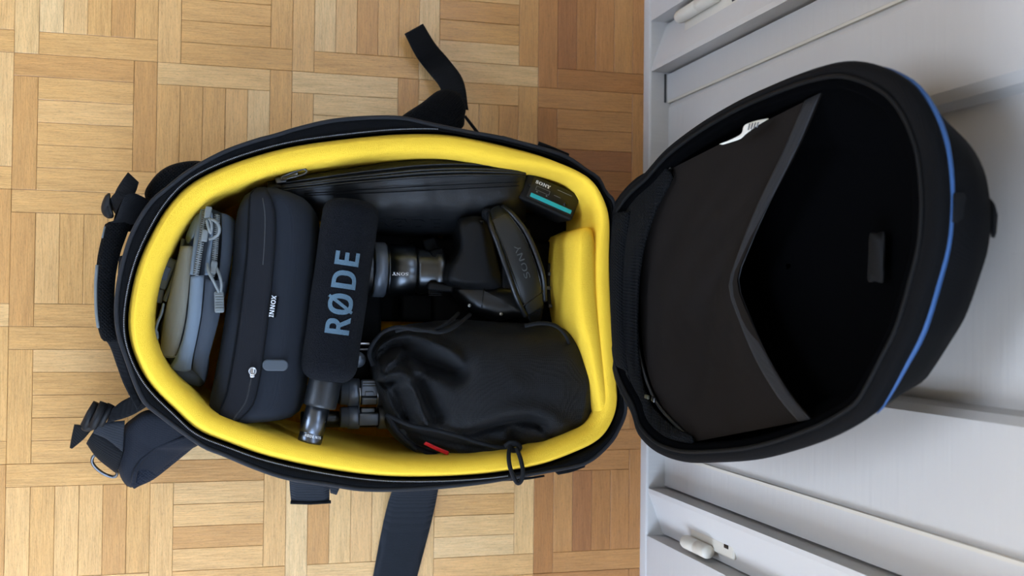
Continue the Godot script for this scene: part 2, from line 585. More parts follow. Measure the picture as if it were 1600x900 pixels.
# parquet: square units of a four-plank core inside a pinwheel of four longer planks, the core turned in every other unit
func build_floor() -> void:
	var w := 0.18084377 / 6.0
	var origin := Vector3(-0.23999462, 0, -0.33566078)
	var slab := structure("floor", joined([block(Vector3(-3.2, -0.2, -2.35), Vector3(1.0, -0.004, 1.85))]), mat("joint", Color(0.16, 0.10, 0.06), 0.9))
	var grain_noise := FastNoiseLite.new()
	grain_noise.seed = 11
	grain_noise.frequency = 0.03
	grain_noise.fractal_octaves = 3
	var grain := ImageTexture.create_from_image(picture(768, 384, func(x, y):
		var wave := grain_noise.get_noise_2d(x * 0.10, y * 0.5)
		var line := grain_noise.get_noise_2d(x * 0.22, y * 5.0 + wave * 26.0)
		var hair := grain_noise.get_noise_2d(x * 0.5 + 700.0, y * 17.0 + wave * 60.0)
		var pore := maxf(0.0, grain_noise.get_noise_2d(x * 1.3 + 300.0, y * 20.0) - 0.22)
		var k := clampf(0.955 + 0.085 * line + 0.07 * hair + 0.06 * wave - 0.45 * pore, 0.0, 1.0)
		return Color(k, k * (0.98 + 0.03 * line), k * (0.955 + 0.07 * line))))
	var scratch := FastNoiseLite.new()
	scratch.seed = 21
	scratch.frequency = 0.03
	var fine := relief(256, 128, func(x, y): return scratch.get_noise_2d(x * 0.5, y * 9.0), 1.0)
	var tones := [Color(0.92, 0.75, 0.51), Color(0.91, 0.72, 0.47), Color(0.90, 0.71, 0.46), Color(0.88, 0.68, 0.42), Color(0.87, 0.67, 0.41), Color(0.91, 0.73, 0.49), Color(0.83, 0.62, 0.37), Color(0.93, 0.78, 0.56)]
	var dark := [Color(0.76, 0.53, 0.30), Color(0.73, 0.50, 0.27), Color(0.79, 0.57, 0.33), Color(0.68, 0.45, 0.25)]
	var wood := []
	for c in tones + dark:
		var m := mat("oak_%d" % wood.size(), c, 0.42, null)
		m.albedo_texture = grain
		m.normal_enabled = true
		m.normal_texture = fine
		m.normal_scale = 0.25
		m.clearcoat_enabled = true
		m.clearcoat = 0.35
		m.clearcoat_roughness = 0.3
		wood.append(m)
	var shapes := {}
	for cells in [4, 5]:
		for v in 6:
			shapes[[cells, v]] = plank(cells * w, w, v)
	var far := {}
	for bj in range(-10, 11):
		for bi in range(-17, 6):
			var o := origin + Vector3(bi, 0, bj) * w * 6.0
			var list := [[0, 0, 5, true], [5, 0, 5, false], [1, 5, 5, true], [0, 1, 5, false]]
			for k in 4:
				list.append([1, 1 + k, 4, true] if (bi + bj) % 2 == 0 else [1 + k, 1, 4, false])
			for p in list:
				var length: float = p[2] * w
				var c := o + (Vector3(p[0] * w + length * 0.5, 0, (p[1] + 0.5) * w) if p[3] else Vector3((p[0] + 0.5) * w, 0, p[1] * w + length * 0.5))
				var x := Transform3D(Basis.IDENTITY if p[3] else Basis(Vector3.UP, PI / 2), c)
				if rng.randf() < 0.5:
					x.basis = x.basis.rotated(Vector3.UP, PI)
				x.origin.y = -rng.randf() * 0.0005
				var tone: int = rng.randi() % tones.size()
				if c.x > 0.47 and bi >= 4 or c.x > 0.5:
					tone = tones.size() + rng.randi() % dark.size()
				elif c.x < 0.0 and absf(c.z) < 0.3 and tone in [0, 7]:
					tone = 3
				var key := [p[2], rng.randi() % 6]
				if c.x - length * 0.5 > 0.655 or c.x < -3.0 or c.z < -2.1 or c.z > 1.35:
					continue
				if c.x > -0.42 and c.z > -0.56 and c.z < 0.56:
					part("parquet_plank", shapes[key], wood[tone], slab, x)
				else:
					if not far.has(tone):
						far[tone] = []
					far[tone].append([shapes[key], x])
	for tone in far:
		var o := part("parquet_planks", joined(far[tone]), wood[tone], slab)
		o.set_meta("kind", "stuff")

func plank(length: float, width: float, variant: int) -> ArrayMesh:
	var st := SurfaceTool.new()
	st.begin(Mesh.PRIMITIVE_TRIANGLES)
	st.set_smooth_group(-1)
	var hx := length * 0.5 - 0.0002
	var hz := width * 0.5 - 0.0002
	var c := 0.0005
	var u0 := 0.27 + variant * 0.09
	var v0 := 0.2 + variant * 0.12
	var rows := [[hx, hz, -0.006], [hx, hz, -c], [hx - c, hz - c, 0.0]]
	var quads := []
	for r in 2:
		var a = rows[r]
		var b = rows[r + 1]
		var pa := [Vector3(-a[0], a[2], -a[1]), Vector3(a[0], a[2], -a[1]), Vector3(a[0], a[2], a[1]), Vector3(-a[0], a[2], a[1])]
		var pb := [Vector3(-b[0], b[2], -b[1]), Vector3(b[0], b[2], -b[1]), Vector3(b[0], b[2], b[1]), Vector3(-b[0], b[2], b[1])]
		for k in 4:
			quads.append([pa[k], pb[k], pb[(k + 1) % 4], pa[(k + 1) % 4]])
	var t = rows[2]
	quads.append([Vector3(-t[0], 0, t[1]), Vector3(t[0], 0, t[1]), Vector3(t[0], 0, -t[1]), Vector3(-t[0], 0, -t[1])])
	for q in quads:
		for k in [0, 2, 1, 0, 3, 2]:
			st.set_uv(Vector2(u0 + q[k].x / 0.30, v0 + q[k].z / 0.09))
			st.add_vertex(q[k])
	st.generate_normals()
	st.generate_tangents()
	return st.commit()

# white painted double door, its frame and the threshold; profiles run upwards along y
func upright(profile: Array, y0: float, y1: float, chamfer := 0.0) -> Array:      # profile: [x, z] pairs
	var o := PackedVector2Array()
	for q in profile:
		o.append(Vector2(q[1], q[0]))
	var m := prism(o, y1 - y0, chamfer)
	return [m, Transform3D(Basis(Vector3(0, 0, 1), Vector3(1, 0, 0), Vector3(0, 1, 0)), Vector3(0, y0, 0))]

func build_door() -> void:
	var b := 0.74
	var foot := 0.012
	var base := structure("baseboard_right", joined([[rbox(Vector3(0.09, 0.03, 1.14), 0.004, 2), Transform3D(Basis.IDENTITY, Vector3(0.6975, 0.008, -0.05))]]), mats.paint)
	base.set_meta("label", "low white painted threshold along the foot of the door")
	structure("trim_1", joined([upright([[0.654, -0.52], [0.654, -0.443], [b, -0.443], [b, -0.52]], 0.0, 2.3)]), mats.paint)
	structure("trim_2", joined([upright([[0.654, 0.42], [0.654, 0.334], [b, 0.334], [b, 0.42]], 0.0, 2.3)]), mats.paint)
	var door := Node3D.new()
	door.name = "door_1"
	add_child(door)
	door.position = Vector3(0.69, foot, -0.05)
	door.set_meta("kind", "structure")
	var top := upright([[0.680, -0.440], [0.656, -0.374], [0.655, -0.366], [b, -0.366], [b, -0.440]], foot, 2.3)
	var low := upright([[0.680, 0.332], [0.656, 0.270], [0.655, 0.263], [b, 0.263], [b, 0.332]], foot, 2.3)
	part("door_moulding", top[0], mats.paint, door, top[1])
	part("door_moulding", low[0], mats.paint, door, low[1])
	var st1 := upright([[0.682, -0.363], [0.682, -0.323], [b, -0.323], [b, -0.363]], foot, 2.3)
	var st2 := upright([[0.682, 0.260], [0.682, 0.213], [b, 0.213], [b, 0.260]], foot, 2.3)
	part("door_stile", st1[0], mats.paint, door, st1[1])
	part("door_stile", st2[0], mats.paint, door, st2[1])
	var in1 := upright([[0.687, -0.3196], [0.684, -0.312], [0.684, -0.215], [0.690, -0.205], [0.706, -0.200], [b, -0.200], [b, -0.3196]], foot, 2.3)
	var in2 := upright([[0.6865, 0.2096], [0.686, 0.203], [0.686, 0.095], [0.692, 0.087], [0.706, 0.083], [b, 0.083], [b, 0.2096]], foot, 2.3)
	part("door_stile", in1[0], mats.paint, door, in1[1])
	part("door_stile", in2[0], mats.paint, door, in2[1])
	for y in [0.05, 0.98, 2.24]:
		var rail := block(Vector3(0.684, y - 0.06 if y > 0.1 else foot, -0.2), Vector3(b, y + 0.06, 0.083), 0.002)
		part("door_rail", rail[0], mats.paint, door, rail[1])
	var panel := block(Vector3(0.706, 0.013, -0.215), Vector3(0.73, 0.98, 0.1))
	part("door_panel", panel[0], mats.paint, door, panel[1])
	var cream := joined([upright([[0.6815, 0.2095], [0.6815, 0.2135], [0.70, 0.2135], [0.70, 0.2095]], foot, 2.3, 0.001), upright([[0.6825, -0.3235], [0.6825, -0.3195], [0.70, -0.3195], [0.70, -0.3235]], foot, 2.3, 0.001)])
	var crack := block(Vector3(0.6765, 0.0225, -0.364), Vector3(0.6800, 0.0232, -0.320))
	part("door_gap", crack[0], mats.zip_dark, door, crack[1])
	part("door_bead", cream, mats.paint_cream, door)
	# pin hinges
	for h in [[0.3185, 0.142, 0.222, 1.0], [-0.427, 0.108, 0.235, -1.0]]:
		var z: float = h[0]
		var hinge := Node3D.new()
		hinge.name = numbered("hinge", door)
		door.add_child(hinge)
		hinge.position = door.global_transform.affine_inverse() * Vector3(0.672, h[1], z)
		var r := 0.0095
		var l: float = h[2] - h[1]
		var barrel := lathe(PackedVector2Array([Vector2(0, 0.001), Vector2(0.001, r * 0.6), Vector2(0.004, r * 0.9), Vector2(0.008, r), Vector2(l * 0.55, r), Vector2(l * 0.56, r * 0.94), Vector2(l * 0.57, r), Vector2(l - 0.006, r), Vector2(l - 0.001, r * 0.85), Vector2(l, 0.002)]), 24)
		part("hinge_barrel", barrel, mats.paint_cream, hinge, Transform3D(Basis.IDENTITY, Vector3(0.661, h[1], z)))
		var leaf := rbox(Vector3(0.006, l + 0.05, 0.026), 0.0028, 2)
		part("hinge_leaf", leaf, mats.paint_cream, hinge, Transform3D(Basis.IDENTITY, Vector3(0.671, h[1] + l * 0.5 + 0.03, z - 0.014 * h[3])))
		var hole := joined([[rbox(Vector3(0.002, 0.012, 0.005), 0.0009, 2), Transform3D(Basis.IDENTITY, Vector3(0.668, h[2] + 0.036, z - 0.015 * h[3]))]])
		part("hinge_slot", hole, mats.black_plastic, hinge)
# ---------------------------------------------------------------- the backpack
func cross_outline(c: Vector3, dir: Vector3, poly: PackedVector3Array) -> Vector3:    # where a ray in the ground plane from c meets an outline
	var best := c + dir
	var n := poly.size()
	for i in n:
		var a := poly[i]
		var b := poly[(i + 1) % n]
		var e := b - a
		var det := dir.x * -e.z + dir.z * e.x
		if absf(det) < 1e-9:
			continue
		var w := a - c
		var t := (w.x * -e.z + w.z * e.x) / det
		var s := (dir.x * w.z - dir.z * w.x) / det
		if t > 0 and s >= -0.001 and s <= 1.001:
			best = c + dir * t
	return best

var rim_out: PackedVector3Array
var rim_zip: PackedVector3Array
var rim_in: Array[Vector3] = []      # unit vectors from the zip towards the inside
const N := 220

func measure_rim() -> void:
	rim_out = spline(places("960 320, 945 299, 935 279, 917 267, 888 247, 853 234, 800 220, 775 214, 735 207, 675 195, 630 185, 580 184, 520 189, 470 200, 430 212, 400 220, 350 238, 300 265, 262 294, 235 318, 210 358, 195 400, 186 440, 182 480, 185 520, 197 558, 213 602, 228 630, 250 648, 276 668, 318 697, 350 710, 400 731, 450 747, 515 757, 562 764, 612 765, 685 761, 750 754, 800 746, 850 737, 915 723, 950 695, 965 673, 977 642, 974 600, 968 480, 962 380"), N, true)
	var z := spline(places("957 338, 943 304, 929 281, 909 267, 853 241, 800 225, 735 210, 687 204, 637 204, 600 206, 550 211, 500 217, 450 225, 400 238, 350 255, 300 279, 275 300, 250 332, 232 365, 217 397, 205 435, 196 487, 196 525, 207 562, 225 597, 250 625, 275 647, 305 677, 350 694, 400 713, 450 726, 500 736, 550 744, 600 749, 650 750, 700 749, 750 746, 787 742, 850 731, 900 712, 938 695, 955 677, 969 646, 972 626, 967 560, 961 480, 958 400"), N, true)
	var c := at(560, 475)
	rim_zip = PackedVector3Array()
	for p in rim_out:
		rim_zip.append(cross_outline(c, (p - c).normalized(), z))
	for pass_number in 5:
		var soft := PackedVector3Array()
		for i in N:
			soft.append(rim_zip[i] * 0.5 + (rim_zip[(i + 1) % N] + rim_zip[(i + N - 1) % N]) * 0.25)
		rim_zip = soft
	for i in N:
		var s := Vector3.ZERO
		for k in range(-6, 7):
			var t := tangent(rim_zip, (i + k + N) % N, true)
			var n := t.cross(Vector3.UP).normalized()
			s += n if n.dot(c - rim_zip[i]) > 0 else -n
		rim_in.append(s.normalized())

func rim_rings(profile: Array, from_out := false) -> Array:    # profile: [distance inwards, height]
	var rings := []
	for q in profile:
		var ring := PackedVector3Array()
		for i in N:
			var slim := 1.0 if from_out else 0.84 - 0.46 * exp(-pow(rim_zip[i].distance_to(at(908, 282)) / 0.075, 2.0)) - 0.13 * exp(-pow(rim_zip[i].distance_to(at(690, 748)) / 0.11, 2.0))
			var p: Vector3 = (rim_out[i] if from_out else rim_zip[i]) + rim_in[i] * (float(q[0]) * slim)
			p.y = q[1]
			ring.append(p)
		rings.append(ring)
	return rings

var lid_p := Vector3.ZERO
var lid_t := Vector3.ZERO
var lid_n := Vector3.ZERO

func lid_at(u: float, v: float, back := 0.0) -> Vector3:        # a place on the plane of the open lid, or back behind it
	return on_plane(u, v, lid_p + lid_n * back, lid_n)

func lid_places(text: String, back := 0.0) -> PackedVector3Array:
	var out := PackedVector3Array()
	for item in text.split(","):
		var n := item.strip_edges().split_floats(" ", false)
		out.append(lid_at(n[0], n[1], n[2] if n.size() > 2 else back))
	return out

func build_backpack() -> void:
	measure_rim()
	var bag := thing("camera_backpack", "large open black camera backpack with yellow padded inside, lying on the parquet floor", "backpack", Vector3(0.24, 0, 0))
	var body := rim_rings([[0.0, 0.190], [0.0, 0.199]])
	body += rim_rings([[0.006, 0.2025], [0.001, 0.2005], [-0.0005, 0.197], [0.002, 0.19], [-0.001, 0.15], [0.001, 0.08], [0.008, 0.02], [0.02, 0.003], [0.06, 0.001]], true)
	var close := PackedVector3Array()
	for q in body[body.size() - 1]:
		close.append(Vector3(0.24, 0.001, 0).lerp(q, 0.02))
	body.append(close)
	part("body", loft(body, false), mats.shell, bag)
	# piping along the outer edge of the rim
	var edge := PackedVector3Array()
	for p in rim_out:
		edge.append(p + Vector3(0, 0.0005, 0))
	part("rim_binding", tube(edge, 0.0028, 8, true), mats.shell_trim, bag)
	var pad := rim_rings([[0.003, 0.188], [0.0045, 0.1935], [0.0080, 0.201], [0.0115, 0.2082], [0.0125, 0.2094], [0.0142, 0.2098], [0.022, 0.2098], [0.029, 0.2075], [0.0335, 0.202], [0.036, 0.193], [0.0375, 0.16], [0.039, 0.10], [0.042, 0.04], [0.048, 0.022]])
	part("padding", loft(pad, false), mats.plush, bag)
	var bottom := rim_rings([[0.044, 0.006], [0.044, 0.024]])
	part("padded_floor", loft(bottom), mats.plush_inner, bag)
	# zip: tape and teeth from the top right round the left to the bottom right
	var teeth := []
	var tooth := rbox(Vector3(0.0013, 0.0014, 0.0017), 0.0006, 2)
	var path := PackedVector3Array()
	for i in N:
		var keep := rim_zip[i].x < at(690, 204).x or (rim_zip[i].x < at(795, 742).x and rim_zip[i].z > 0)
		if keep:
			path.append(rim_zip[i] - rim_in[i] * 0.0015)
	var fine := spline(path, 520)
	for i in fine.size():
		var t := tangent(fine, i)
		teeth.append([tooth, Transform3D(Basis(t, Vector3.UP, t.cross(Vector3.UP)), Vector3(fine[i].x, 0.2035, fine[i].z))])
	var zt := part("zipper_teeth", joined(teeth), mats.teeth, bag)
	zt.set_meta("kind", "stuff")
	lid_parts(bag)
	strap_parts(bag)

func lid_parts(bag: Node3D) -> void:
	lid_p = at(955, 480, 0.2)
	lid_p.z = 0
	lid_t = (Vector3(0.58, 0.79, 0) - lid_p).normalized()
	lid_n = Vector3(lid_t.y, -lid_t.x, 0)          # away from the camera, towards the door
	var n := 160
	var outer := spline(lid_places("956 325, 975 297, 1004 270, 1038 232, 1090 192, 1150 156, 1210 128, 1262 108, 1302 97, 1334 95, 1370 104, 1398 118, 1416 132, 1434 156, 1450 188, 1462 228, 1468 280, 1469 320, 1464 380, 1450 436, 1426 516, 1398 572, 1370 624, 1350 650, 1298 680, 1238 702, 1174 718, 1110 723, 1062 722, 1022 708, 994 680, 984 648, 967 615, 954 580, 948 530, 946 480, 946 400, 949 355"), n, true)
	var c := Vector3.ZERO
	for p in outer:
		c += p / float(n)
	var rings := []
	# inside wall from deep to front, over the rim, and back along the outside
	for q in [[0.78, 0.088, 1.0], [0.82, 0.076, 0.95], [0.865, 0.045, 0.6], [0.885, 0.014, 0.0], [0.885, 0.004, 0.0], [0.90, 0.0, 0.0], [0.935, 0.0005, 0.0], [0.965, -0.002, 0.0], [0.99, 0.001, 0.0], [1.0, 0.006, 0.0], [1.0, 0.012, 0.0], [0.995, 0.03, 0.3], [0.985, 0.06, 0.8], [0.965, 0.085, 1.0], [0.92, 0.098, 1.0], [0.8, 0.1, 1.0]]:
		var ring := PackedVector3Array()
		for p in outer:
			var w := c.lerp(p, q[0])
			var b: float = q[1]
			var s := (w - lid_p).dot(lid_t) / 0.62
			var room := 0.640 - w.x                # the lid may not enter the door behind it
			var deep := minf(b, room * b / 0.1)
			w.z -= (w.z - c.z) * (0.22 if w.z < c.z else 0.19) * q[2] * smoothstep(0.35, 0.75, s)
			ring.append(w + Vector3(1, 0.02, 0) * deep + Vector3(0, 0.010 * s, 0) * q[2])
		rings.append(ring)
	var lid := part("lid", loft(rings.slice(6), false), mats.shell, bag, Transform3D.IDENTITY, "open black lid standing against the door")
	var close := PackedVector3Array()
	for p in rings[rings.size() - 1]:
		close.append(rings[rings.size() - 1][0].lerp(rings[rings.size() - 1][n / 2], 0.5).lerp(p, 0.02))
	part("lid_back", loft([rings[rings.size() - 1], close], false), mats.shell, lid)
	var deep_end := PackedVector3Array()
	for p in rings[0]:
		deep_end.append(rings[0][0].lerp(rings[0][n / 2], 0.5).lerp(p, 0.02))
	part("lining", loft([deep_end] + rings.slice(0, 7), false), mats.lid_inside, lid)
	var piping := PackedVector3Array()
	var coil := PackedVector3Array()
	var p_a := lid_at(1406, 124)
	var p_b := lid_at(1352, 648)
	for p in outer:
		var w := c.lerp(p, 0.996) + Vector3(0.012, 0, 0)
		if w.distance_to(p_a) + w.distance_to(p_b) < p_a.distance_to(p_b) * 1.30 and w.y > p_b.y - 0.002:
			piping.append(w)
		coil.append(c.lerp(p, 0.938) - lid_n * 0.001)
	# start the piping at its lower end
	var first := 0
	for i in piping.size():
		if piping[i].distance_to(piping[(i + 1) % piping.size()]) > 0.05:
			first = i + 1
	var run := PackedVector3Array()
	for i in piping.size():
		run.append(piping[(first + i) % piping.size()])
	part("piping", tube(run, taper(run.size(), 0.0028), 8), mats.blue_piping, lid, Transform3D.IDENTITY, "blue piping round the lid")
	part("zipper_coil", tube(coil, 0.0024, 8, true), mats.lid_coil, lid)
	# ribbed net at the hinge side
	part("net_panel", sheet(lid_places("955 330, 1000 275, 1052 268, 1024 330, 1003 400, 996 480, 998 560, 1010 620, 1045 662, 1088 688, 1040 700, 1000 672, 975 610, 958 570, 950 480, 948 400", 0.004), 0.003, 0.0), mats.net, lid)
	part("hinge_gusset", band(PackedVector3Array([at(957, 335, 0.198), at(952, 400, 0.2), at(953, 480, 0.2), at(958, 560, 0.2), at(968, 615, 0.198)]), PackedVector3Array([lid_at(985, 330, 0.002), lid_at(975, 400, 0.002), lid_at(973, 480, 0.002), lid_at(978, 560, 0.002), lid_at(990, 625, 0.002)]), 0.003, 24, 0.004), mats.net, lid)
	# the brown pocket with its V-shaped mouth
	var a := lid_places("1052 262, 1126 226, 1198 186, 1284 145", 0.010)
	var low := lid_places("1086 690, 1150 684, 1220 672, 1268 655", 0.010)
	var rows := []
	var hinge_side := spline(lid_places("1052 262 .01, 1018 335 .012, 1000 410 .014, 996 480 .014, 1004 560 .014, 1030 630 .012, 1086 690 .01"), 31)
	var mouth := spline(lid_places("1284 145 .010, 1250 225 .014, 1205 315 .020, 1172 390 .026, 1156 440 .030, 1172 490 .028, 1200 555 .022, 1235 615 .014, 1268 655 .010"), 31)
	var wrinkle := FastNoiseLite.new()
	wrinkle.seed = 9
	wrinkle.frequency = 1.0
	for i in 31:
		var row := PackedVector3Array()
		for j in 31:
			var s := j / 30.0
			var p := hinge_side[i].lerp(mouth[i], s)
			var fold := wrinkle.get_noise_2d(i * 0.16 + 3.0 * s, s * 1.6) * 0.007 * sin(PI * s) + 0.004 * sin(PI * i / 30.0) * sin(s * 9.0 + i * 0.12)
			row.append(p + lid_n * (fold * sin(PI * clampf(i / 30.0, 0.0, 1.0)) + 0.010 * sin(PI * s) * sin(PI * i / 30.0)))
		rows.append(row)
	var back_rows := []
	for row in rows:
		var r2 := PackedVector3Array()
		for p in row:
			r2.append(p + lid_n * 0.0012)
		back_rows.append(r2)
	var flap := part("pocket_panel", joined([loft(rows, false, false), loft(back_rows, false, false)]), mats.lid_cloth, lid, Transform3D.IDENTITY, "dark brown pocket cloth with a V-shaped mouth inside the lid")
	var hem := PackedVector3Array()
	for p in mouth:
		hem.append(p)
	part("pocket_hem", band(offset_by(mouth, lid_n * -0.001), offset_by(inward(mouth, hinge_side, 0.09), lid_n * -0.001), 0.0016, 31), mats.shell_trim, lid)
	part("pocket_binding", tube(offset_by(hinge_side, lid_n * -0.003), 0.0022, 6), mats.coil_black, lid)
	# white care label, folded once
	var tag_a := lid_places("1124 225 -.002, 1140 219 -.004, 1158 209 -.006, 1163 196 -.012, 1180 189 -.010, 1200 185 -.004")
	var tag_b := lid_places("1130 226 -.002, 1143 222 -.004, 1157 217 -.006, 1166 209 -.016, 1182 197 -.014, 1201 186 -.004")
	part("care_label", band(tag_a, tag_b, 0.0006, 24), mats.label_cloth, lid, Transform3D.IDENTITY, "small white folded care label")
	for k in 4:
		var u := 1170.0 + k * 4.5
		part("care_print", tube(PackedVector3Array([lid_at(u + 1.5, 193.0 - k * 0.7, -0.0155), lid_at(u - 1.0, 203.0 - k * 1.4, -0.0175)]), 0.0007, 5), mats.grey_print, lid)
	# zip slider of the lid pocket with its yellow pull
	part("zip_pull", joined([[rbox(Vector3(0.010, 0.003, 0.005), 0.001, 1), flat_on(lid_at(1020, 624) - lid_at(1004, 618), lid_n, lid_at(1011, 620, -0.004))]]), mats.olive, lid)
	part("zip_slider", joined([[rbox(Vector3(0.008, 0.003, 0.006), 0.001, 1), flat_on(lid_at(1026, 628) - lid_at(1016, 620), lid_n, lid_at(1021, 624, -0.004))]]), mats.dark_metal, lid)
	# velcro square and grab loop
	part("velcro_patch", sheet(lid_places("1360 366, 1371 365, 1382 364, 1381 402, 1380 440, 1368 439, 1357 438, 1358 402", 0.05), 0.002, 0.0), mats.lid_coil, lid)
	var la := PackedVector3Array()
	var lb := PackedVector3Array()
	for q in [[1480, 303, 0.594, 1477, 349], [1500, 303, 0.608, 1498, 350], [1526, 306, 0.630, 1520, 354], [1540, 316, 0.636, 1534, 361], [1546, 330, 0.638, 1543, 372], [1542, 334, 0.640, 1538, 372]]:
		la.append(at_wall(q[0], q[1], q[2]) + Vector3(-0.001, 0.010, 0))
		lb.append(at_wall(q[3], q[4], q[2]) + Vector3(-0.001, 0.010, 0))
	part("grab_loop", band(la, lb, 0.003, 24), mats.webbing, lid)

func taper(n: int, r: float) -> PackedFloat32Array:
	var out := PackedFloat32Array()
	for i in n:
		out.append(r * sqrt(clampf(minf(i, n - 1 - i) / 8.0, 0.02, 1.0)))
	return out

func offset_by(p: PackedVector3Array, d: Vector3) -> PackedVector3Array:
	var out := PackedVector3Array()
	for q in p:
		out.append(q + d)
	return out

func inward(p: PackedVector3Array, towards: PackedVector3Array, share: float) -> PackedVector3Array:
	var out := PackedVector3Array()
	for i in p.size():
		out.append(p[i].lerp(towards[i], share))
	return out

# a flat piece of cloth with this outline, thick along its own normal
func sheet(outline: PackedVector3Array, thick: float, dome: float, n := 64) -> ArrayMesh:
	var o := spline(outline, n, true)
	var c := Vector3.ZERO
	for p in o:
		c += p / float(n)
	var nrm := Vector3.ZERO
	for i in n:
		nrm += (o[i] - c).cross(o[(i + 1) % n] - c)
	nrm = nrm.normalized()
	if nrm.y < 0:
		nrm = -nrm
	var flat := PackedVector2Array()
	var ex := (o[0] - c).normalized()
	var ey := nrm.cross(ex)
	for p in o:
		flat.append(Vector2((p - c).dot(ex), (p - c).dot(ey)))
	var st := SurfaceTool.new()
	st.begin(Mesh.PRIMITIVE_TRIANGLES)
	var tri := Geometry2D.triangulate_polygon(flat)
	for i in range(0, tri.size(), 3):
		for k in 3:
			st.add_vertex(o[tri[i + k]] + nrm * thick * 0.5)
		for k in [0, 2, 1]:
			st.add_vertex(o[tri[i + k]] - nrm * thick * 0.5)
	for i in n:
		var k := (i + 1) % n
		for p in [o[i] + nrm * thick * 0.5, o[k] + nrm * thick * 0.5, o[k] - nrm * thick * 0.5, o[i] + nrm * thick * 0.5, o[k] - nrm * thick * 0.5, o[i] - nrm * thick * 0.5]:
			st.add_vertex(p)
	st.set_smooth_group(-1)
	st.generate_normals()
	return st.commit()

func strap_parts(bag: Node3D) -> void:
	# webbing belts on the floor
	part("belt_webbing", band(places("624 728 .030, 616 756 .022, 605 790 .010, 594 840 .003, 580 915 .003"), places("690 728 .030, 686 756 .022, 680 790 .010, 668 840 .003, 648 915 .003"), 0.0018, 30), mats.webbing_blue, bag, Transform3D.IDENTITY, "wide belt webbing running out of the picture")
	part("belt_webbing", band(places("632 53 .02, 650 88 .022, 668 112 .016, 688 138 .03, 690 165 .045"), places("661 37 .02, 680 68 .022, 702 94 .016, 724 126 .03, 732 172 .045"), 0.0018, 30), mats.webbing, bag, Transform3D.IDENTITY, "belt webbing curling up above the bag")
	var wing := part("belt_wing", cushion(places("624 186 .1, 660 160 .09, 684 142 .08, 704 140 .07, 722 150 .07, 728 166 .075, 726 182 .08, 722 200 .09, 690 208 .1, 640 200 .1"), 0.012, 0.02), mats.net, bag)
	part("belt_tail", band(places("724 182 .03, 742 206 .03"), places("728 180 .03, 750 208 .03"), 0.0018, 8), mats.webbing, bag)
	var patch := part("velcro_tab", band(places("452 732 .15, 452 748 .145, 453 766 .137, 455 786 .13"), places("518 738 .15, 517 750 .145, 515 766 .137, 515 786 .13"), 0.003, 12), mats.webbing_blue, bag, Transform3D.IDENTITY, "worn black hook-and-loop tab")
	part("tab_hem", tube(places("454 785 .133, 485 786 .132, 517 784 .133"), 0.0022, 6), mats.webbing, patch)
	part("tab_corner", band(places("512 738 .11, 514 754 .10, 516 770 .095"), places("538 742 .11, 533 757 .10, 526 773 .095"), 0.002, 6), mats.webbing_blue, bag)
	# loops along the edges of the bag
	for l in [["840 228 .185, 852 231 .185, 866 237 .185, 888 246 .185", "842 221 .185, 853 225 .185, 868 231 .185, 889 240 .185"], ["783 217 .185, 800 221 .185, 812 225 .185", "785 212 .185, 800 216 .185, 813 220 .185"], ["449 203 .19, 475 197 .19, 500 191 .19", "450 206 .19, 476 201 .19, 501 196 .19"], ["786 748 .17, 820 746 .17, 850 742 .17", "784 752 .17, 820 750 .17, 851 745 .17"], ["866 736 .16, 890 733 .16, 912 724 .16", "872 742 .16, 892 738 .16, 914 730 .16"], ["908 722 .18, 918 716 .18, 926 711 .18", "912 729 .18, 922 722 .18, 928 714 .18"]]:
		part("gear_loop", band(places(l[0]), places(l[1]), 0.003, 10), mats.webbing, bag)
	# shoulder strap at the upper left, seen past the rim
	part("shoulder_strap", cushion(places("226 306 .12, 238 280 .12, 258 262 .12, 285 253 .12, 315 252 .12, 330 262 .12, 290 300 .12, 250 330 .12"), 0.014, 0.02), mats.net, bag)
	# the grab handle at the top of the bag
	var handle := part("grab_handle", band(places("164 351 .15, 158 375 .155, 152 405 .158, 148 445 .158, 149 490 .158, 154 516 .155, 158 528 .15"), places("206 345 .15, 197 370 .155, 187 400 .158, 180 440 .158, 179 490 .158, 183 515 .155, 188 528 .15"), 0.010, 40, 0.004), mats.net, bag, Transform3D.IDENTITY, "padded grab handle, worn pale along its edge")
	part("worn_edge", tube(spline(places("152 414 .163, 150 440 .164, 150 465 .164, 151 490 .164, 154 512 .161"), 20), 0.0022, 6), mats.zip_grey, handle)
	part("worn_edge", tube(spline(places("164 354 .156, 162 362 .158, 160 372 .159"), 8), 0.0012, 6), mats.zip_grey, handle)
	part("handle_strap", band(places("160 525 .15, 172 542 .14, 182 570 .13, 194 602 .125, 214 640 .13"), places("188 525 .15, 190 545 .14, 200 575 .13, 210 605 .125, 222 631 .13"), 0.003, 24), mats.webbing, bag)
	part("handle_strap", band(places("166 352 .152, 180 342 .165, 188 322 .180, 196 306 .185, 210 302 .18, 232 312 .16"), places("208 350 .152, 222 346 .150, 228 340 .150, 232 334 .150, 236 328 .15, 244 326 .15"), 0.003, 30), mats.webbing, bag)
	part("handle_lining", cushion(places("178 350 .14, 186 322 .14, 196 308 .14, 214 308 .14, 230 320 .14, 226 345 .14, 205 362 .14"), 0.012, 0.01), mats.lid_inside, bag)
	# curled strap end and its buckle beside the handle
	part("strap_end", band(places("176 312 .12, 182 296 .13, 192 280 .14, 200 269 .14"), places("190 330 .12, 200 318 .13, 212 300 .14, 217 285 .14"), 0.0026, 20), mats.webbing, bag)
	part("strap_fold", band(places("176 326 .11, 172 312 .12, 182 300 .13, 196 296 .135"), places("184 338 .11, 186 330 .12, 192 318 .13, 200 304 .135"), 0.0022, 20), mats.webbing, bag)
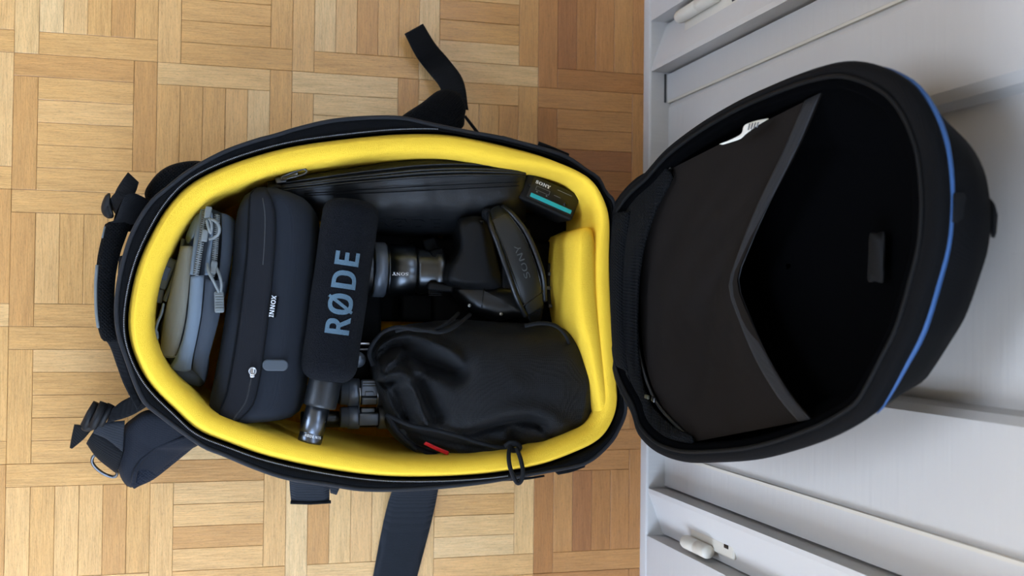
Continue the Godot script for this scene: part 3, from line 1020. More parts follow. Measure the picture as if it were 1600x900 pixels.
	part("buckle", cushion(places("158 322 .11, 164 306 .115, 172 302 .12, 173 316 .12, 177 332 .115, 177 340 .11, 168 341 .11, 160 334 .11"), 0.006, 0.004), mats.black_satin, bag)
	# straps between handle and bag, low down
	part("webbing_link", band(places("186 400 .06, 205 398 .06"), places("184 428 .06, 203 426 .06"), 0.003, 6), mats.webbing, bag)
	part("webbing_link", band(places("186 468 .06, 200 462 .06"), places("186 520 .06, 200 520 .06"), 0.003, 6), mats.webbing, bag)
	# shoulder strap at the lower left
	var pad := part("shoulder_strap", cushion(places("190 672 .07, 205 655 .08, 235 640 .09, 280 655 .09, 312 690 .08, 290 706 .06, 262 728 .05, 240 748 .04, 207 762 .035, 192 752 .04, 184 730 .05, 184 700 .06"), 0.014, 0.03, 60, 2.6), mats.pad_blue, bag)
	part("net_lining", band(places("210 752 .058, 222 722 .064, 246 700 .070, 290 684 .082"), places("208 763 .046, 238 750 .046, 272 724 .05, 306 696 .064"), 0.003, 24, 0.003), mats.net_blue, pad)
	part("strap_seam", tube(places("207 758 .060, 212 735 .066, 222 718 .070, 245 699 .078, 275 688 .088, 292 682 .092"), 0.003, 6), mats.pad_blue, pad)
	part("strap_webbing", band(places("176 638 .10, 192 626 .10, 212 618 .105, 232 622 .11"), places("166 661 .095, 186 656 .10, 208 648 .105, 232 634 .11"), 0.002, 20), mats.webbing, bag)
	part("strap_webbing", band(places("147 667 .085, 166 660 .090, 195 657 .094"), places("146 677 .078, 166 686 .080, 192 706 .076"), 0.002, 16), mats.webbing_blue, bag)
	part("strap_webbing", band(places("147 673 .078, 166 682 .079, 194 704 .076"), places("135 693 .06, 152 716 .056, 182 740 .054"), 0.003, 16, 0.003), mats.webbing, bag)
	part("strap_tail", band(places("116 663 .055, 112 682 .047, 109 699 .04"), places("146 668 .065, 131 686 .052, 113 701 .041"), 0.002, 12), mats.webbing, bag)
	var buckle := part("ladder_buckle", joined([
		tube(places("132 666 .085, 142 646 .09, 152 630 .092"), 0.0055, 10),
		tube(places("144 668 .095, 154 648 .10, 163 629 .10"), 0.0055, 10),
		tube(places("156 664 .09, 166 646 .095, 174 632 .095"), 0.005, 10),
		cushion(places("127 668 .08, 136 657 .085, 150 652 .088, 162 658 .088, 156 666 .085, 140 674 .08, 130 673 .08"), 0.005, 0.006, 32)]), mats.black_satin, bag)
	part("ring", tube(spline(places("147 712 .045, 144 722 .04, 152 733 .035, 166 742 .03, 179 745 .03, 183 738 .035, 176 728 .045, 160 712 .05"), 40, true), 0.0022, 8, true), mats.dark_metal, bag)
# ---------------------------------------------------------------- what the bag holds
func spow(x: float, p: float) -> float:
	return signf(x) * pow(absf(x), p)

func build_contents() -> void:
	zip_case()
	microphone()
	zip_pouch()
	battery()
	camera()
	drawstring_pouch()
	tripod()
	grey_pouch()
	divider()

# a point on a loaf-shaped solid lying along z: s along it, a round it (0 = right, PI/2 = top)
func loaf(left: PackedVector3Array, right: PackedVector3Array, i: int, a: float, top: float, bottom: float, power: float, tilt: float, shrink: float, grow := 0.0) -> Vector3:
	var mid := (left[i] + right[i]) * 0.5
	var half := left[i].distance_to(right[i]) * 0.5
	var h := (top - bottom) * 0.5
	var c := Vector3(mid.x, (top + bottom) * 0.5, mid.z)
	var q := Vector2(spow(cos(a), 2.0 / power) * (half * shrink + grow), spow(sin(a), 2.0 / power) * (h * (0.4 + 0.6 * shrink) + grow)).rotated(tilt)
	var across := (right[i] - left[i]).normalized()
	return c + across * q.x + Vector3.UP * q.y

func zip_case() -> void:
	var base := at(415, 480, 0.024)
	var t := thing("zip_case", "dark grey fabric zip case with a small white tag, standing on edge beside the microphone", "case", base)
	var n := 34
	var left := spline(places("388 300, 381 312, 372 350, 366 420, 352 520, 337 600, 330 636, 340 652", 0.13), n)
	var right := spline(places("458 298, 486 316, 500 352, 497 440, 488 540, 477 620, 462 650, 420 660", 0.13), n)
	var rings := []
	for i in n:
		var s := i / float(n - 1)
		var e := minf(s, 1.0 - s) / 0.10
		var shrink := 1.0 if e >= 1.0 else 0.62 + 0.38 * sqrt(maxf(0.0, 1.0 - pow(1.0 - e, 2.0)))
		var ring := PackedVector3Array()
		for k in 48:
			ring.append(loaf(left, right, i, TAU * k / 48.0, 0.200, 0.026, 2.9, 0.16, shrink))
		rings.append(ring)
	part("shell", loft(rings), mats.case_cloth, t)
	# the zip band along the spine, its two seams and its stitching
	var edge_a := PackedVector3Array()
	var edge_b := PackedVector3Array()
	for i in n:
		var s := i / float(n - 1)
		var e := minf(s, 1.0 - s) / 0.10
		var shrink := 1.0 if e >= 1.0 else 0.62 + 0.38 * sqrt(maxf(0.0, 1.0 - pow(1.0 - e, 2.0)))
		edge_a.append(loaf(left, right, i, 1.965, 0.200, 0.026, 2.9, 0.16, shrink, 0.0022))
		edge_b.append(loaf(left, right, i, 1.54, 0.200, 0.026, 2.9, 0.16, shrink, 0.0022))
	var cover := part("zip_band", band(edge_a, edge_b, 0.0022, n), mats.case_tape, t)
	part("seam", tube(edge_a, 0.0016, 6), mats.nylon, cover)
	part("seam", tube(offset_by(edge_b, Vector3(0, 0.0004, 0)), 0.0009, 6), mats.nylon, cover)
	var run := PackedVector3Array()
	for i in range(25, n):
		run.append(edge_a[i].lerp(edge_b[i], 0.72) + Vector3(0, 0.001, 0))
	var teeth := []
	var tooth := rbox(Vector3(0.0022, 0.0014, 0.0012), 0.0004, 1)
	for p in spline(run, 46):
		teeth.append([tooth, Transform3D(Basis.IDENTITY, p)])
	for p in spline(PackedVector3Array([edge_a[3].lerp(edge_b[3], 0.75), edge_a[9].lerp(edge_b[9], 0.78)]), 2):
		teeth.append([tooth, Transform3D(Basis.IDENTITY, p)])
	var zt := part("zipper_teeth", joined(teeth), mats.coil_black, cover)
	zt.set_meta("kind", "stuff")
	var stitch := PackedVector3Array()
	for i in range(2, 12):
		stitch.append(edge_a[i].lerp(edge_b[i], 0.62) + Vector3(0, 0.0012, 0))
	part("stitching", tube(stitch, 0.0006, 5), mats.zip_dark, cover)
	# slider with a round ring and a rubber pull
	var sl := run[0] + Vector3(0, 0.003, 0)
	var slider := part("slider", joined([[rbox(Vector3(0.006, 0.004, 0.012), 0.0016, 2), Transform3D(Basis.IDENTITY, sl)], tube(ring_path(sl + Vector3(0, 0.003, -0.002), 0.0042, Vector3.RIGHT, Vector3.BACK), 0.0009, 6, true)]), mats.steel, t)
	var pull_at := at(430, 570.5, 0.2)
	part("pull", prism(pill(0.031, 0.0140), 0.004, 0.0012), mats.rubber_grey, slider, flat_on(Vector3(1, 0, 0.03), Vector3(0, 0, -1), pull_at), "flat grey rubber pull")
	# the folded tag in the seam
	var tag_c := at(427, 479, 0.2025)
	var up := at(431, 479, 0.2015) - tag_c
	var x := flat_on(at(425, 493, 0.2025) - at(429, 465, 0.2025), up, tag_c)
	var tag := part("brand_tag", joined([[rbox(Vector3(0.026, 0.0105, 0.0016), 0.0007, 1), x]]), mats.nylon, t, Transform3D.IDENTITY, "small black and white tag")
	part("tag_print", joined([
		[lettering("XONNI", 0.0060, 0.0003), x.translated_local(Vector3(-0.0002, -0.0012, 0.00095)).scaled_local(Vector3(0.98, 1, 1))],
		[rbox(Vector3(0.0245, 0.0011, 0.0003), 0.0001, 1), x.translated_local(Vector3(0, 0.0040, 0.00095))],
		[rbox(Vector3(0.0009, 0.0085, 0.0003), 0.0001, 1), x.translated_local(Vector3(-0.0119, 0.0003, 0.00095))],
		[rbox(Vector3(0.0009, 0.0085, 0.0003), 0.0001, 1), x.translated_local(Vector3(0.0119, 0.0003, 0.00095))]]), mats.white_print, tag)

func pill(l: float, w: float) -> PackedVector2Array:
	var out := PackedVector2Array()
	for k in 24:
		var a := TAU * k / 24.0
		out.append(Vector2(cos(a) * w * 0.5 + signf(cos(a)) * (l - w) * 0.5, sin(a) * w * 0.5))
	return out

func ring_path(c: Vector3, r: float, ex: Vector3, ey: Vector3, n := 20) -> PackedVector3Array:
	var out := PackedVector3Array()
	for k in n:
		out.append(c + (ex * cos(TAU * k / n) + ey * sin(TAU * k / n)) * r)
	return out

# a round solid along an axis a..b: profile of [share of the way, radius]
func turned(a: Vector3, b: Vector3, profile: Array, sides := 40) -> ArrayMesh:
	var f := frame_at((b - a).normalized())
	var rings := []
	for q in profile:
		var ring := PackedVector3Array()
		for k in sides:
			var w := TAU * k / sides
			ring.append(a.lerp(b, q[0]) + (f[0] * cos(w) + f[1] * sin(w)) * float(q[1]))
		rings.append(ring)
	return loft(rings)

# cut the triangles of a mesh down to pieces shorter than most and move every corner by how
func bent(mesh: ArrayMesh, most: float, how: Callable) -> ArrayMesh:
	var st := SurfaceTool.new()
	st.begin(Mesh.PRIMITIVE_TRIANGLES)
	st.set_smooth_group(-1)
	var faces := mesh.get_faces()
	var todo := []
	for i in range(0, faces.size(), 3):
		todo.append([faces[i], faces[i + 1], faces[i + 2]])
	while todo:
		var t = todo.pop_back()
		var l := [t[0].distance_to(t[1]), t[1].distance_to(t[2]), t[2].distance_to(t[0])]
		var k := l.find(l.max())
		if l[k] > most:
			var m: Vector3 = (t[k] + t[(k + 1) % 3]) * 0.5
			todo.append([t[k], m, t[(k + 2) % 3]])
			todo.append([m, t[(k + 1) % 3], t[(k + 2) % 3]])
		else:
			for p in t:
				st.add_vertex(how.call(p))
	st.generate_normals()
	return st.commit()

func microphone() -> void:
	var a := at(551, 313, 0.186)
	var b := at(511, 595, 0.186)
	var t := thing("shotgun_microphone", "shotgun microphone in a long black foam windshield with grey lettering", "microphone", at(535, 455, 0.03))
	var profile := []
	var r := 0.0352
	for k in 9:
		var w := PI / 2 * k / 8.0
		profile.append([0.085 * (1.0 - cos(w)) * 0.9, r * (0.45 + 0.55 * sin(w)) if k > 0 else r * 0.45])
	for k in 8:
		profile.append([0.1 + 0.79 * k / 7.0, r * (1.0 + 0.012 * sin(k * 1.9))])
	for k in 8:
		var w := PI / 2 * (1.0 - k / 7.0)
		profile.append([1.0 - 0.1 * (1.0 - cos(PI / 2 - (PI / 2 - w))), r * (0.50 + 0.50 * sin(w))])
	var foam := part("windshield", turned(a, b, profile, 56), mats.foam, t)
	# lettering wrapped round the foam, read upwards
	var mid := at(534.5, 459, 0.186)
	var axis := (a - b).normalized()
	mid = b + axis * (mid - b).dot(axis)
	var leftward := Vector3.UP.cross(axis).normalized()
	if leftward.x > 0:
		leftward = -leftward
	var upward := axis.cross(leftward).normalized()
	if upward.y < 0:
		upward = -upward
	var wrap := func(p: Vector3) -> Vector3:
		var w := p.y / r + 0.02
		return mid + axis * p.x * 0.98 + (leftward * sin(w) + upward * cos(w)) * (r * 1.012 + 0.0006 + p.z)
	part("lettering", bent(lettering("RØDE", 0.0325, 0.0004), 0.003, wrap), mats.foam_print, foam)
	# rubber sleeve and metal tube
	var c := at(510, 586, 0.182)
	var d := at(499.5, 636, 0.182)
	part("rubber_sleeve", turned(c, d, [[0, 0.0195], [0.05, 0.0205], [0.9, 0.0205], [0.97, 0.0200], [1.0, 0.0185]]), mats.mic_sleeve, t)
	var e := at(498.5, 630, 0.180)
	var g := at(483, 693, 0.180)
	var tubem := part("tube", turned(e, g, [[0, 0.0150], [0.72, 0.0150], [0.73, 0.0146], [0.75, 0.0146], [0.76, 0.0150], [0.93, 0.0150], [0.98, 0.0143], [1.0, 0.0128]]), mats.mic_metal, t)
	var along := (g - e).normalized()
	var side := along.cross(Vector3.UP).normalized()
	if side.x < 0:
		side = -side
	var where := at(488, 680.5, 0.180)
	where = e + along * (where - e).dot(along)
	var name_wrap := func(p: Vector3) -> Vector3:
		var w := p.x / 0.0150 + 0.10
		return where - along * p.y + (side * sin(w) + along.cross(side) * cos(w) * signf(along.cross(side).y)) * (0.0153 + p.z)
	part("lettering", bent(lettering("RØDE NTG", 0.0036, 0.0002), 0.002, name_wrap), mats.white_print, tubem)
	for q in [[-0.9, 0.42], [0.95, 0.40]]:
		var dir: Vector3 = side * sin(q[0]) + Vector3.UP * cos(q[0])
		var p := e.lerp(g, q[1]) + dir * 0.0150
		part("pin", turned(p - dir * 0.002, p + dir * 0.0007, [[0, 0.0017], [0.9, 0.0017], [1.0, 0.0011]], 12), mats.black_plastic, tubem)

func zip_pouch() -> void:
	var t := thing("zip_pouch", "long soft black leather-look pouch with a zip along its top, under the upper padding", "pouch", at(620, 310, 0.024))
	# stations: u, back edge, front edge of the zip band, foot of the front, height
	var st := [[418, 285, 302, 322, 0.150], [450, 280, 300, 332, 0.156], [520, 268, 294, 350, 0.160], [600, 256, 288, 366, 0.163], [660, 249, 284, 370, 0.165], [720, 248, 281, 368, 0.166], [775, 253, 279, 362, 0.165], [806, 258, 278, 356, 0.162], [819, 263, 279, 348, 0.155]]
	var lines := []
	var count := 9
	var sections := []
	for s in st:
		var h: float = s[4]
		var u: float = s[0]
		sections.append(PackedVector3Array([
			at(u, s[1] - 3.0, h - 0.06), at(u, s[1], h - 0.004), at(u, lerpf(s[1], s[2], 0.3), h + 0.001), at(u, lerpf(s[1], s[2], 0.75), h + 0.001), at(u, s[2] + 1.0, h - 0.003),
			at(u, lerpf(s[2], s[3], 0.45), h - 0.016), at(u, lerpf(s[2], s[3], 0.85), h - 0.055), at(u, s[3], h - 0.09), at(u, s[3] - 10.0, 0.034), at(u, lerpf(s[2], s[3], 0.4), 0.027), at(u, s[1] + 6.0, 0.027), at(u, s[1] - 2.0, 0.05)]))
	for k in 12:
		var l := PackedVector3Array()
		for s in sections:
			l.append(s[k])
		lines.append(spline(l, 60))
	var dents := FastNoiseLite.new()
	dents.seed = 4
	dents.frequency = 9.0
	var rings := []
	for i in 60:
		var ring := PackedVector3Array()
		for k in 12:
			ring.append(lines[k][i])
		ring = spline(ring, 56, true)
		for k in ring.size():
			ring[k] += Vector3(0, 0.0035, 0.002) * dents.get_noise_3dv(ring[k])
		rings.append(ring)
	var end := PackedVector3Array()
	for p in rings[59]:
		end.append(p.lerp(rings[59][20], 0.12) + Vector3(0.004, -0.004, 0))
	rings.append(end)
	part("body", loft(rings), mats.leather, t)
	# the zip: tape, two rows of coil, slider and pull
	var up := Vector3(0, 0.0035, 0)
	var za := spline(offset_by(inward(lines[2], lines[3], 0.0), up), 60).slice(3)
	var zb := spline(offset_by(inward(lines[2], lines[3], 1.0), up), 60).slice(3)
	var tape := part("zipper_tape", band(za, zb, 0.0016, 56), mats.nylon, t)
	part("zipper_coil", tube(offset_by(inward(za, zb, 0.42), Vector3(0, 0.0015, 0)), 0.0017, 6), mats.coil_black, tape)
	part("zipper_coil", tube(offset_by(inward(za, zb, 0.72), Vector3(0, 0.0015, 0)), 0.0017, 6), mats.coil_black, tape)
	part("piping", tube(offset_by(za, Vector3(0, 0, -0.001)), 0.0018, 6), mats.leather, tape)
	part("piping", tube(offset_by(zb, Vector3(0, 0, 0.001)), 0.0018, 6), mats.leather, tape)
	for d in [0.0, 0.008]:
		var rows := offset_by(inward(lines[4], lines[5], 0.12 + d * 22.0), Vector3(0, 0.0036, 0.0016))
		part("stitching", tube(rows.slice(8, 58), 0.0007, 5), mats.nylon, t)
	part("slider", joined([[rbox(Vector3(0.014, 0.006, 0.009), 0.002, 2), flat_on(at(470, 274) - at(430, 282), Vector3.BACK, at(439, 281, 0.163)).rotated_local(Vector3.RIGHT, PI / 2)]]), mats.dark_metal, t)
	var pull := spline(places("440 277 .170, 452 271 .174, 466 266 .176, 475 264 .176, 479 267 .176, 476 271 .176, 464 275 .175, 452 278 .173, 443 281 .170"), 40, true)
	part("pull", joined([tube(pull, 0.0016, 8, true), sheet(places("442 278 .171, 452 272.5 .173, 464 268 .175, 464 274 .175, 452 278 .173, 443 280 .171"), 0.0014, 0.0, 24)]), mats.dark_metal, t)
	# the pressed lettering on its front
	var best := 0
	for k in 56:
		if rings[31][k].distance_to(at(630, 351, 0.118)) < rings[31][best].distance_to(at(630, 351, 0.118)):
			best = k
	var downward := 1 if rings[31][(best + 1) % 56].y < rings[31][best].y else -1
	var on_front := func(p: Vector3) -> Vector3:
		var fi := clampf(31.0 + p.x / 0.0056, 0.0, 58.0)
		var fv := best - downward * p.y / 0.0085
		var i0 := int(fi)
		var k0 := int(floor(fv))
		var ring_a: PackedVector3Array = rings[i0]
		var ring_b: PackedVector3Array = rings[i0 + 1]
		var pa := ring_a[posmod(k0, 56)].lerp(ring_a[posmod(k0 + 1, 56)], fv - k0)
		var pb := ring_b[posmod(k0, 56)].lerp(ring_b[posmod(k0 + 1, 56)], fv - k0)
		return pa.lerp(pb, fi - i0) + Vector3(0, 0.6, 0.8) * (0.0004 + p.z)
	part("lettering", bent(lettering("RØDE", 0.026, 0.0009), 0.004, on_front), mats.leather, t)

func battery() -> void:
	var h := 0.150
	var tl := at(826, 268, h)
	var tr := at(909, 305, h)
	var bl := at(817, 312, h)
	var right := (tr - tl).normalized()
	var w := tl.distance_to(tr)
	var front := (bl - tl) - right * (bl - tl).dot(right)
	var d := front.length()
	var c := tl + right * w * 0.5 + front * 0.5
	var t := thing("battery", "black camera battery with a cyan stripe and white lettering in a corner of the bag", "battery", c - Vector3(0, 0.06, 0))
	var x := flat_on(right, -front, c)            # x along the long side, y to the back, z up
	part("body", rbox(Vector3(w, d, 0.060), 0.004, 3), mats.black_satin, t, x.translated_local(Vector3(0, 0, -0.030)))
	part("label", rbox(Vector3(w * 0.86, d * 0.80, 0.0008), 0.0003, 1), mats.black_plastic, t, x.translated_local(Vector3(w * 0.05, d * 0.06, 0.0001)))
	var z := 0.0007
	part("stripe", rbox(Vector3(0.062, 0.0056, 0.0005), 0.0002, 1), mats.cyan_print, t, x.translated_local(Vector3(0.004, -0.0085, z)), "cyan stripe")
	part("lettering", lettering("SONY", 0.0042, 0.0003, "Droid Serif"), mats.white_print, t, x.translated_local(Vector3(-0.0155, 0.0108, z)).scaled_local(Vector3(1.35, 1, 1)))
	var gauge := []
	for q in [[0.0, 0.0022, 0.020, 0.0004], [0.0, -0.0030, 0.020, 0.0004], [-0.0100, -0.0004, 0.0004, 0.0052], [0.0100, -0.0004, 0.0004, 0.0052], [-0.007, -0.0052, 0.002, 0.0014], [0.0075, -0.0052, 0.002, 0.0014], [0.022, 0.0, 0.010, 0.0006], [0.030, 0.0088, 0.022, 0.0006]]:
		gauge.append([rbox(Vector3(q[2], q[3], 0.0003), 0.0001, 1), x.translated_local(Vector3(-0.013 + q[0], 0.0035 + q[1], z))])
	part("gauge_print", joined(gauge), mats.grey_print, t)
	part("button", turned(x * Vector3(0.0235, -0.001, 0), x * Vector3(0.0235, -0.001, 0.0012), [[0, 0.0030], [0.8, 0.0030], [1.0, 0.0024]], 20), mats.black_gloss, t)
	part("arrow", prism(PackedVector2Array([Vector2(-0.0355, 0.0005), Vector2(-0.0305, 0.0005), Vector2(-0.0325, 0.0055)]), 0.0004), mats.black_gloss, t, x.translated_local(Vector3(0, 0, 0.0002)))

func camera() -> void:
	var t := thing("camcorder", "black handheld video camera with lens, ribbed hand grip and leather grip strap", "video camera", at(760, 430, 0.024))
	# body under the grip
	var b0 := at(676, 372, 0.09)
	var b1 := at(874, 513, 0.09)
	part("body", rbox(Vector3(b1.x - b0.x, 0.068, b1.z - b0.z), 0.008, 3), mats.void_black, t, Transform3D(Basis.IDENTITY, Vector3((b0.x + b1.x) * 0.5, 0.060, (b0.z + b1.z) * 0.5)))
	var b3 := at(584, 470, 0.05)
	part("lens_shade_block", rbox(Vector3(b0.x - b3.x + 0.03, 0.030, 0.140), 0.006, 2), mats.void_black, t, Transform3D(Basis.IDENTITY, Vector3((b0.x + b3.x) * 0.5, 0.042, b3.z - 0.042)))  # added black block, stands in for deep shade over the yellow bag floor
	part("lens_support", rbox(Vector3(0.06, 0.05, 0.040), 0.006, 2), mats.void_black, t, Transform3D(Basis.IDENTITY, at(655, 480, 0.06)))
	part("ribbed_panel", rbox(Vector3(0.040, 0.07, 0.10), 0.004, 2), mats.black_satin, t, Transform3D(Basis.IDENTITY, at(796, 415, 0.10)))
	var b2 := at(842, 366, 0.055)
	part("rear_shade_block", rbox(Vector3(0.072, 0.052, 0.056), 0.005, 3), mats.void_black, t, Transform3D(Basis.IDENTITY, b2))  # black filler added so the pocket under the battery looks unlit
	var side := part("side_panel", rbox(Vector3(0.022, 0.03, 0.06), 0.003, 2), mats.black_satin, t, Transform3D(Basis.IDENTITY, at(862, 445, 0.09)))
	for q in [[862, 428], [860, 450], [863, 478]]:
		part("side_key", rbox(Vector3(0.012, 0.004, 0.005), 0.001, 1), mats.dark_metal, side, Transform3D(Basis.IDENTITY, at(q[0], q[1], 0.106)))
	# the grip: slices one over the other
	var low := places("691 443, 692 417, 703 403, 713 384, 711 356, 712 342, 724 337, 741 335, 753 338, 764 350, 772 378, 779 410, 785 440, 783 454, 760 458, 735 458, 709 452", 0.112)
	var mids := places("700 436, 703 418, 711 405, 719 385, 717 360, 718 349, 726 343, 740 341, 750 344, 758 355, 764 380, 770 410, 775 434, 772 444, 757 447, 736 447, 715 444", 0.146)
	var tops := places("716 430, 716 416, 722 404, 728 385, 727 364, 728 356, 732 352, 739 350, 745 352, 749 360, 752 384, 757 410, 761 426, 758 434, 750 437, 737 438, 724 436", 0.153)
	var rings := []
	var a := spline(low, 60, true)
	var b := spline(mids, 60, true)
	var c := spline(tops, 60, true)
	var centre := at(738, 405, 0.1545)
	var foot := PackedVector3Array()
	for p in a:
		foot.append(Vector3(p.x, 0.03, p.z))
	rings.append(foot)
	for k in 7:
		var w := k / 6.0
		var ring := PackedVector3Array()
		for i in 60:
			ring.append(a[i].lerp(b[i], 1.0 - cos(w * PI / 2)) * Vector3(1, 0, 1) + Vector3(0, lerpf(0.090, b[i].y, sin(w * PI / 2)), 0))
		rings.append(ring)
	for k in range(1, 5):
		var w := k / 4.0
		var ring := PackedVector3Array()
		for i in 60:
			ring.append(b[i].lerp(c[i], w) + Vector3.UP * 0.002 * sin(PI * w))
		rings.append(ring)
	var close := PackedVector3Array()
	for p in c:
		close.append(centre.lerp(p, 0.3))
	rings.append(close)
	var grip := part("hand_grip", loft(rings), mats.black_satin, t)
	# the smooth lower shell of the grip with its seam and screws
	part("grip_shell", cushion(places("704 452, 709 446, 722 441, 745 446, 783 446, 815 448, 846 458, 850 474, 845 488, 823 499, 801 498, 774 501, 752 494, 732 485, 714 468", 0.118), 0.024, 0.09, 72, 2.6), mats.black_plastic, grip)
	part("seam", tube(places("757 448 .1435, 755 462 .1425, 753 478 .139, 752 489 .132"), 0.0006, 5), mats.black_gloss, grip)
	for q in [[733.5, 477.5], [783, 490.5]]:
		var p := at(q[0], q[1], 0.1385)
		part("screw", turned(p - Vector3(0, 0.003, 0), p + Vector3(0, 0.0012, 0), [[0, 0.0024], [0.8, 0.0024], [0.95, 0.0019], [0.96, 0.0008], [1.0, 0.0006]], 16), mats.steel, grip)
	part("zoom_ledge", rbox(Vector3(0.036, 0.014, 0.011), 0.004, 3), mats.black_satin, t, Transform3D(Basis(Vector3.UP, -0.09), at(687, 449, 0.118)))
	part("ribbed_key", joined([[rbox(Vector3(0.018, 0.004, 0.0018), 0.0006, 1), Transform3D(Basis.IDENTITY, at(679, 455, 0.118))], [rbox(Vector3(0.018, 0.004, 0.0018), 0.0006, 1), Transform3D(Basis.IDENTITY, at(679, 458, 0.117))], [rbox(Vector3(0.018, 0.004, 0.0018), 0.0006, 1), Transform3D(Basis.IDENTITY, at(680, 461, 0.116))]]), mats.black_satin, t)
	# leather strap over the grip
	var pl := places("763 334 .148, 766 354 .163, 777 383 .172, 792 426 .176, 806 465 .168, 820 494 .150")
	var pr := places("784 323 .146, 800 336 .160, 820 362 .168, 835 394 .172, 847 432 .170, 850 470 .150")
	var pad := part("grip_strap", band(pl, pr, 0.008, 44, 0.0025), mats.grip_leather, t)
	part("strap_piping", tube(spline(offset_by(pl, Vector3(0, 0.004, 0)), 40), 0.0036, 8), mats.leather, pad)
	part("strap_piping", tube(spline(offset_by(pr, Vector3(0, 0.004, 0)), 40), 0.0036, 8), mats.leather, pad)
	for s in [[0.10, 0.09], [0.90, 0.10]]:
		var la := spline(pl, 44)
		var lb := spline(pr, 44)
		var i := int(s[0] * 43)
		var cross := PackedVector3Array()
		for k in 9:
			var w := k / 8.0
			cross.append(la[i].lerp(lb[i], w) + Vector3.UP * (0.0045 + 0.0025 * (1.0 - pow(2.0 * w - 1.0, 2.0))))
		part("strap_seam", tube(cross, 0.0013, 6), mats.black_gloss, pad)
	for e in [[pl, pr, 0.08], [pr, pl, 0.08]]:
		var st := offset_by(inward(spline(e[0], 44), spline(e[1], 44), e[2] + 0.05), Vector3(0, 0.0052, 0))
		part("stitching", tube(st.slice(5, 40), 0.0007, 5), mats.black_gloss, pad)
	var mid := at(816, 409, 0.1808)
	var x := flat_on(at(807, 381, 0.180) - at(826, 436, 0.180), at(806, 413, 0.1795) - mid, mid)
	part("lettering", lettering("SONY", 0.0076, 0.0006, "Droid Sans", false), mats.faint_print, pad, x.scaled_local(Vector3(1.75, 1, 1)))
	part("strap_webbing", band(places("821 482 .150, 824 494 .146, 830 506 .13"), places("848 472 .148, 848 486 .146, 845 500 .13"), 0.003, 14), mats.webbing, t)
	part("strap_webbing", band(places("752 346 .140, 754 328 .146, 764 326 .150, 774 330 .148"), places("760 356 .135, 766 342 .145, 776 338 .150, 786 340 .15"), 0.0026, 20), mats.webbing, t)
	part("strap_lug", joined([[rbox(Vector3(0.014, 0.005, 0.010), 0.0015, 2), Transform3D(Basis.IDENTITY, at(748, 350, 0.145))]]), mats.black_gloss, t)
	# the lens, lying along x
	var l0 := at(578, 421, 0.092)
	var l1 := at(690, 424, 0.092)
	var lens := part("lens_barrel", turned(l0, l1, [[0.0, 0.0345], [0.02, 0.0362], [0.20, 0.0362], [0.22, 0.0335], [0.235, 0.0335], [0.24, 0.0352], [0.58, 0.0350], [0.60, 0.0340], [0.61, 0.030], [0.66, 0.030], [0.68, 0.0315], [0.86, 0.0300], [0.88, 0.033], [0.97, 0.033], [1.0, 0.031]], 56), mats.lens_metal, t)
	part("focus_ring", turned(l0.lerp(l1, 0.03), l0.lerp(l1, 0.195), [[0, 0.0360], [0.05, 0.0370], [0.95, 0.0370], [1.0, 0.0360]], 56), mats.tripod_grey, lens)
	part("hood", turned(l0 - Vector3(0.028, 0, 0), l0 + Vector3(0.002, 0, 0), [[0, 0.030], [0.02, 0.0335], [0.95, 0.0342], [1.0, 0.0335]], 56), mats.black_plastic, lens)
	var lx := flat_on(Vector3(-1, 0, 0), Vector3(0, 0, 1), at(625.5, 428, 0.1275))
	part("lettering", lettering("SONY", 0.0042, 0.0004, "Droid Serif"), mats.white_print, lens, lx.scaled_local(Vector3(1.35, 1, 1)))
	for q in [[668, 404, 0.10, 0.016], [672, 384, 0.10, 0.012], [684, 400, 0.11, 0.012]]:
		part("lens_mount", rbox(Vector3(0.018, q[3], 0.02), 0.003, 2), mats.void_black, t, Transform3D(Basis(Vector3.UP, 0.3), at(q[0], q[1], q[2])))

